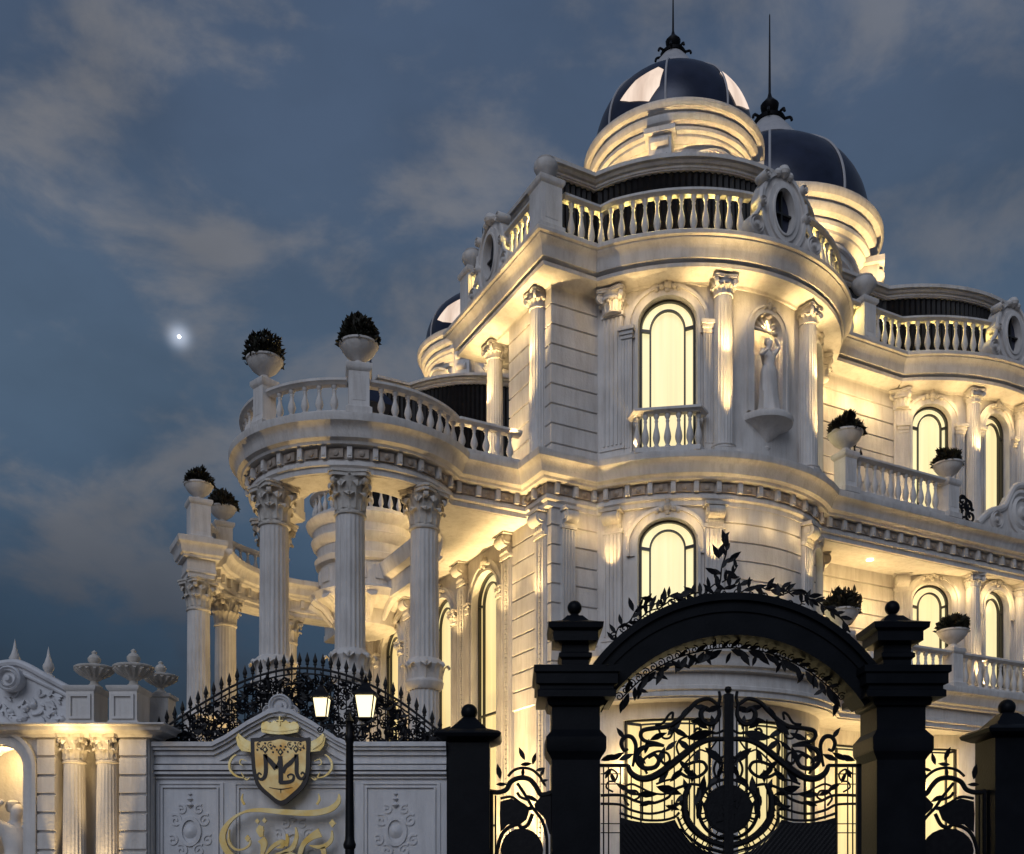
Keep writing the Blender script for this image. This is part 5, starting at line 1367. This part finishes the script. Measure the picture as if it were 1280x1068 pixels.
# ------------------------------------------------------------------ sky
wd = bpy.data.worlds.new('World'); SC.world = wd; wd.use_nodes = True
nt = wd.node_tree; nt.nodes.clear(); N = nt.nodes.new; LK = nt.links.new
out = N('ShaderNodeOutputWorld')
sky = N('ShaderNodeTexSky'); sky.sky_type = 'NISHITA'; sky.sun_disc = False; sky.sun_elevation = RD(3); sky.sun_rotation = RD(197); sky.air_density = 1.2; sky.ozone_density = 4.
bg1 = N('ShaderNodeBackground'); bg1.inputs['Strength'].default_value = .015; LK(sky.outputs['Color'], bg1.inputs['Color'])
tc = N('ShaderNodeTexCoord'); sep = N('ShaderNodeSeparateXYZ'); LK(tc.outputs['Generated'], sep.inputs[0])
ramp = N('ShaderNodeValToRGB'); cr_ = ramp.color_ramp
cr_.elements[0].position = 0.; cr_.elements[0].color = (.016, .026, .044, 1)
cr_.elements[1].position = 1.; cr_.elements[1].color = (.05, .08, .15, 1)
for p_, c_ in ((.16, (.024, .036, .058, 1)), (.25, (.034, .056, .090, 1)), (.33, (.058, .092, .142, 1)), (.42, (.074, .112, .166, 1)), (.58, (.066, .096, .152, 1))):
    e = cr_.elements.new(p_); e.color = c_
LK(sep.outputs['Z'], ramp.inputs['Fac'])
mp = N('ShaderNodeMapping'); mp.inputs['Scale'].default_value = (1., 1., 1.75); mp.inputs['Location'].default_value = (.37, .15, .62); LK(tc.outputs['Generated'], mp.inputs['Vector'])
n1 = N('ShaderNodeTexNoise'); n1.inputs['Scale'].default_value = 6.6; n1.inputs['Detail'].default_value = 9; n1.inputs['Roughness'].default_value = .56; n1.inputs['Distortion'].default_value = .25; LK(mp.outputs[0], n1.inputs['Vector'])
mr = N('ShaderNodeMapRange'); mr.interpolation_type = 'SMOOTHSTEP'; mr.inputs[1].default_value = .445; mr.inputs[2].default_value = .64; mr.inputs[3].default_value = 0; mr.inputs[4].default_value = 1.; LK(n1.outputs['Fac'], mr.inputs[0])
lf = N('ShaderNodeMapRange'); lf.inputs[1].default_value = -.45; lf.inputs[2].default_value = .30; lf.inputs[3].default_value = .95; lf.inputs[4].default_value = .62; LK(sep.outputs['X'], lf.inputs[0])
ml = N('ShaderNodeMath'); ml.operation = 'MULTIPLY'; LK(mr.outputs[0], ml.inputs[0]); LK(lf.outputs[0], ml.inputs[1])
cc_ = N('ShaderNodeValToRGB'); ce = cc_.color_ramp; ce.elements[0].position = .21; ce.elements[0].color = (.030, .036, .052, 1); ce.elements[1].position = .36; ce.elements[1].color = (.172, .174, .188, 1)
e = ce.elements.new(.55); e.color = (.180, .182, .196, 1); LK(sep.outputs['Z'], cc_.inputs['Fac'])
mix = N('ShaderNodeMixRGB'); LK(cc_.outputs['Color'], mix.inputs[2]); LK(ml.outputs[0], mix.inputs[0]); LK(ramp.outputs['Color'], mix.inputs[1])
n2 = N('ShaderNodeTexNoise'); n2.inputs['Scale'].default_value = 3.1; n2.inputs['Detail'].default_value = 6; LK(mp.outputs[0], n2.inputs['Vector'])
mr2 = N('ShaderNodeMapRange'); mr2.inputs[1].default_value = .42; mr2.inputs[2].default_value = .68; mr2.inputs[3].default_value = 1.06; mr2.inputs[4].default_value = .74; LK(n2.outputs['Fac'], mr2.inputs[0])
mul = N('ShaderNodeMixRGB'); mul.blend_type = 'MULTIPLY'; mul.inputs[0].default_value = 1.; LK(mix.outputs[0], mul.inputs[1]); LK(mr2.outputs[0], mul.inputs[2])
# star's glow on thin cloud, painted into the sky colour
sd = Vector(P(224, 421, 300)) - Vector((0, 0, EYE)); sd.normalize()
dt = N('ShaderNodeVectorMath'); dt.operation = 'DOT_PRODUCT'; dt.inputs[1].default_value = sd; LK(tc.outputs['Generated'], dt.inputs[0])
h1 = N('ShaderNodeMapRange'); h1.inputs[1].default_value = cos(RD(1.5)); h1.inputs[2].default_value = 1.; h1.inputs[3].default_value = 0; h1.inputs[4].default_value = 1.; LK(dt.outputs['Value'], h1.inputs[0])
pw = N('ShaderNodeMath'); pw.operation = 'POWER'; pw.inputs[1].default_value = 11.; LK(h1.outputs[0], pw.inputs[0])
halo = N('ShaderNodeMixRGB'); halo.blend_type = 'ADD'; halo.inputs[2].default_value = (.34, .38, .46, 1); LK(pw.outputs[0], halo.inputs[0]); LK(mul.outputs[0], halo.inputs[1])
bg2 = N('ShaderNodeBackground'); bg2.inputs['Strength'].default_value = 1.; LK(halo.outputs[0], bg2.inputs['Color'])
add = N('ShaderNodeAddShader'); LK(bg1.outputs[0], add.inputs[0]); LK(bg2.outputs[0], add.inputs[1]); LK(add.outputs[0], out.inputs['Surface'])

# ------------------------------------------------------------------ camera & render
cd = bpy.data.cameras.new('camera'); co = bpy.data.objects.new('camera', cd); COL.objects.link(co)
co.location = (0, 0, EYE); co.rotation_euler = (pi / 2, 0, 0)
cd.sensor_fit = 'HORIZONTAL'; cd.sensor_width = 36; cd.lens = 36 * FPX / 1280; cd.shift_y = (HY - 534) / 1280; cd.clip_end = 4000
SC.camera = co
SC.view_settings.view_transform = 'Standard'; SC.view_settings.look = 'None'; SC.view_settings.exposure = 0; SC.view_settings.gamma = 1
SC.cycles.use_denoising = True; SC.cycles.max_bounces = 6; SC.cycles.diffuse_bounces = 3; SC.cycles.sample_clamp_indirect = 4.
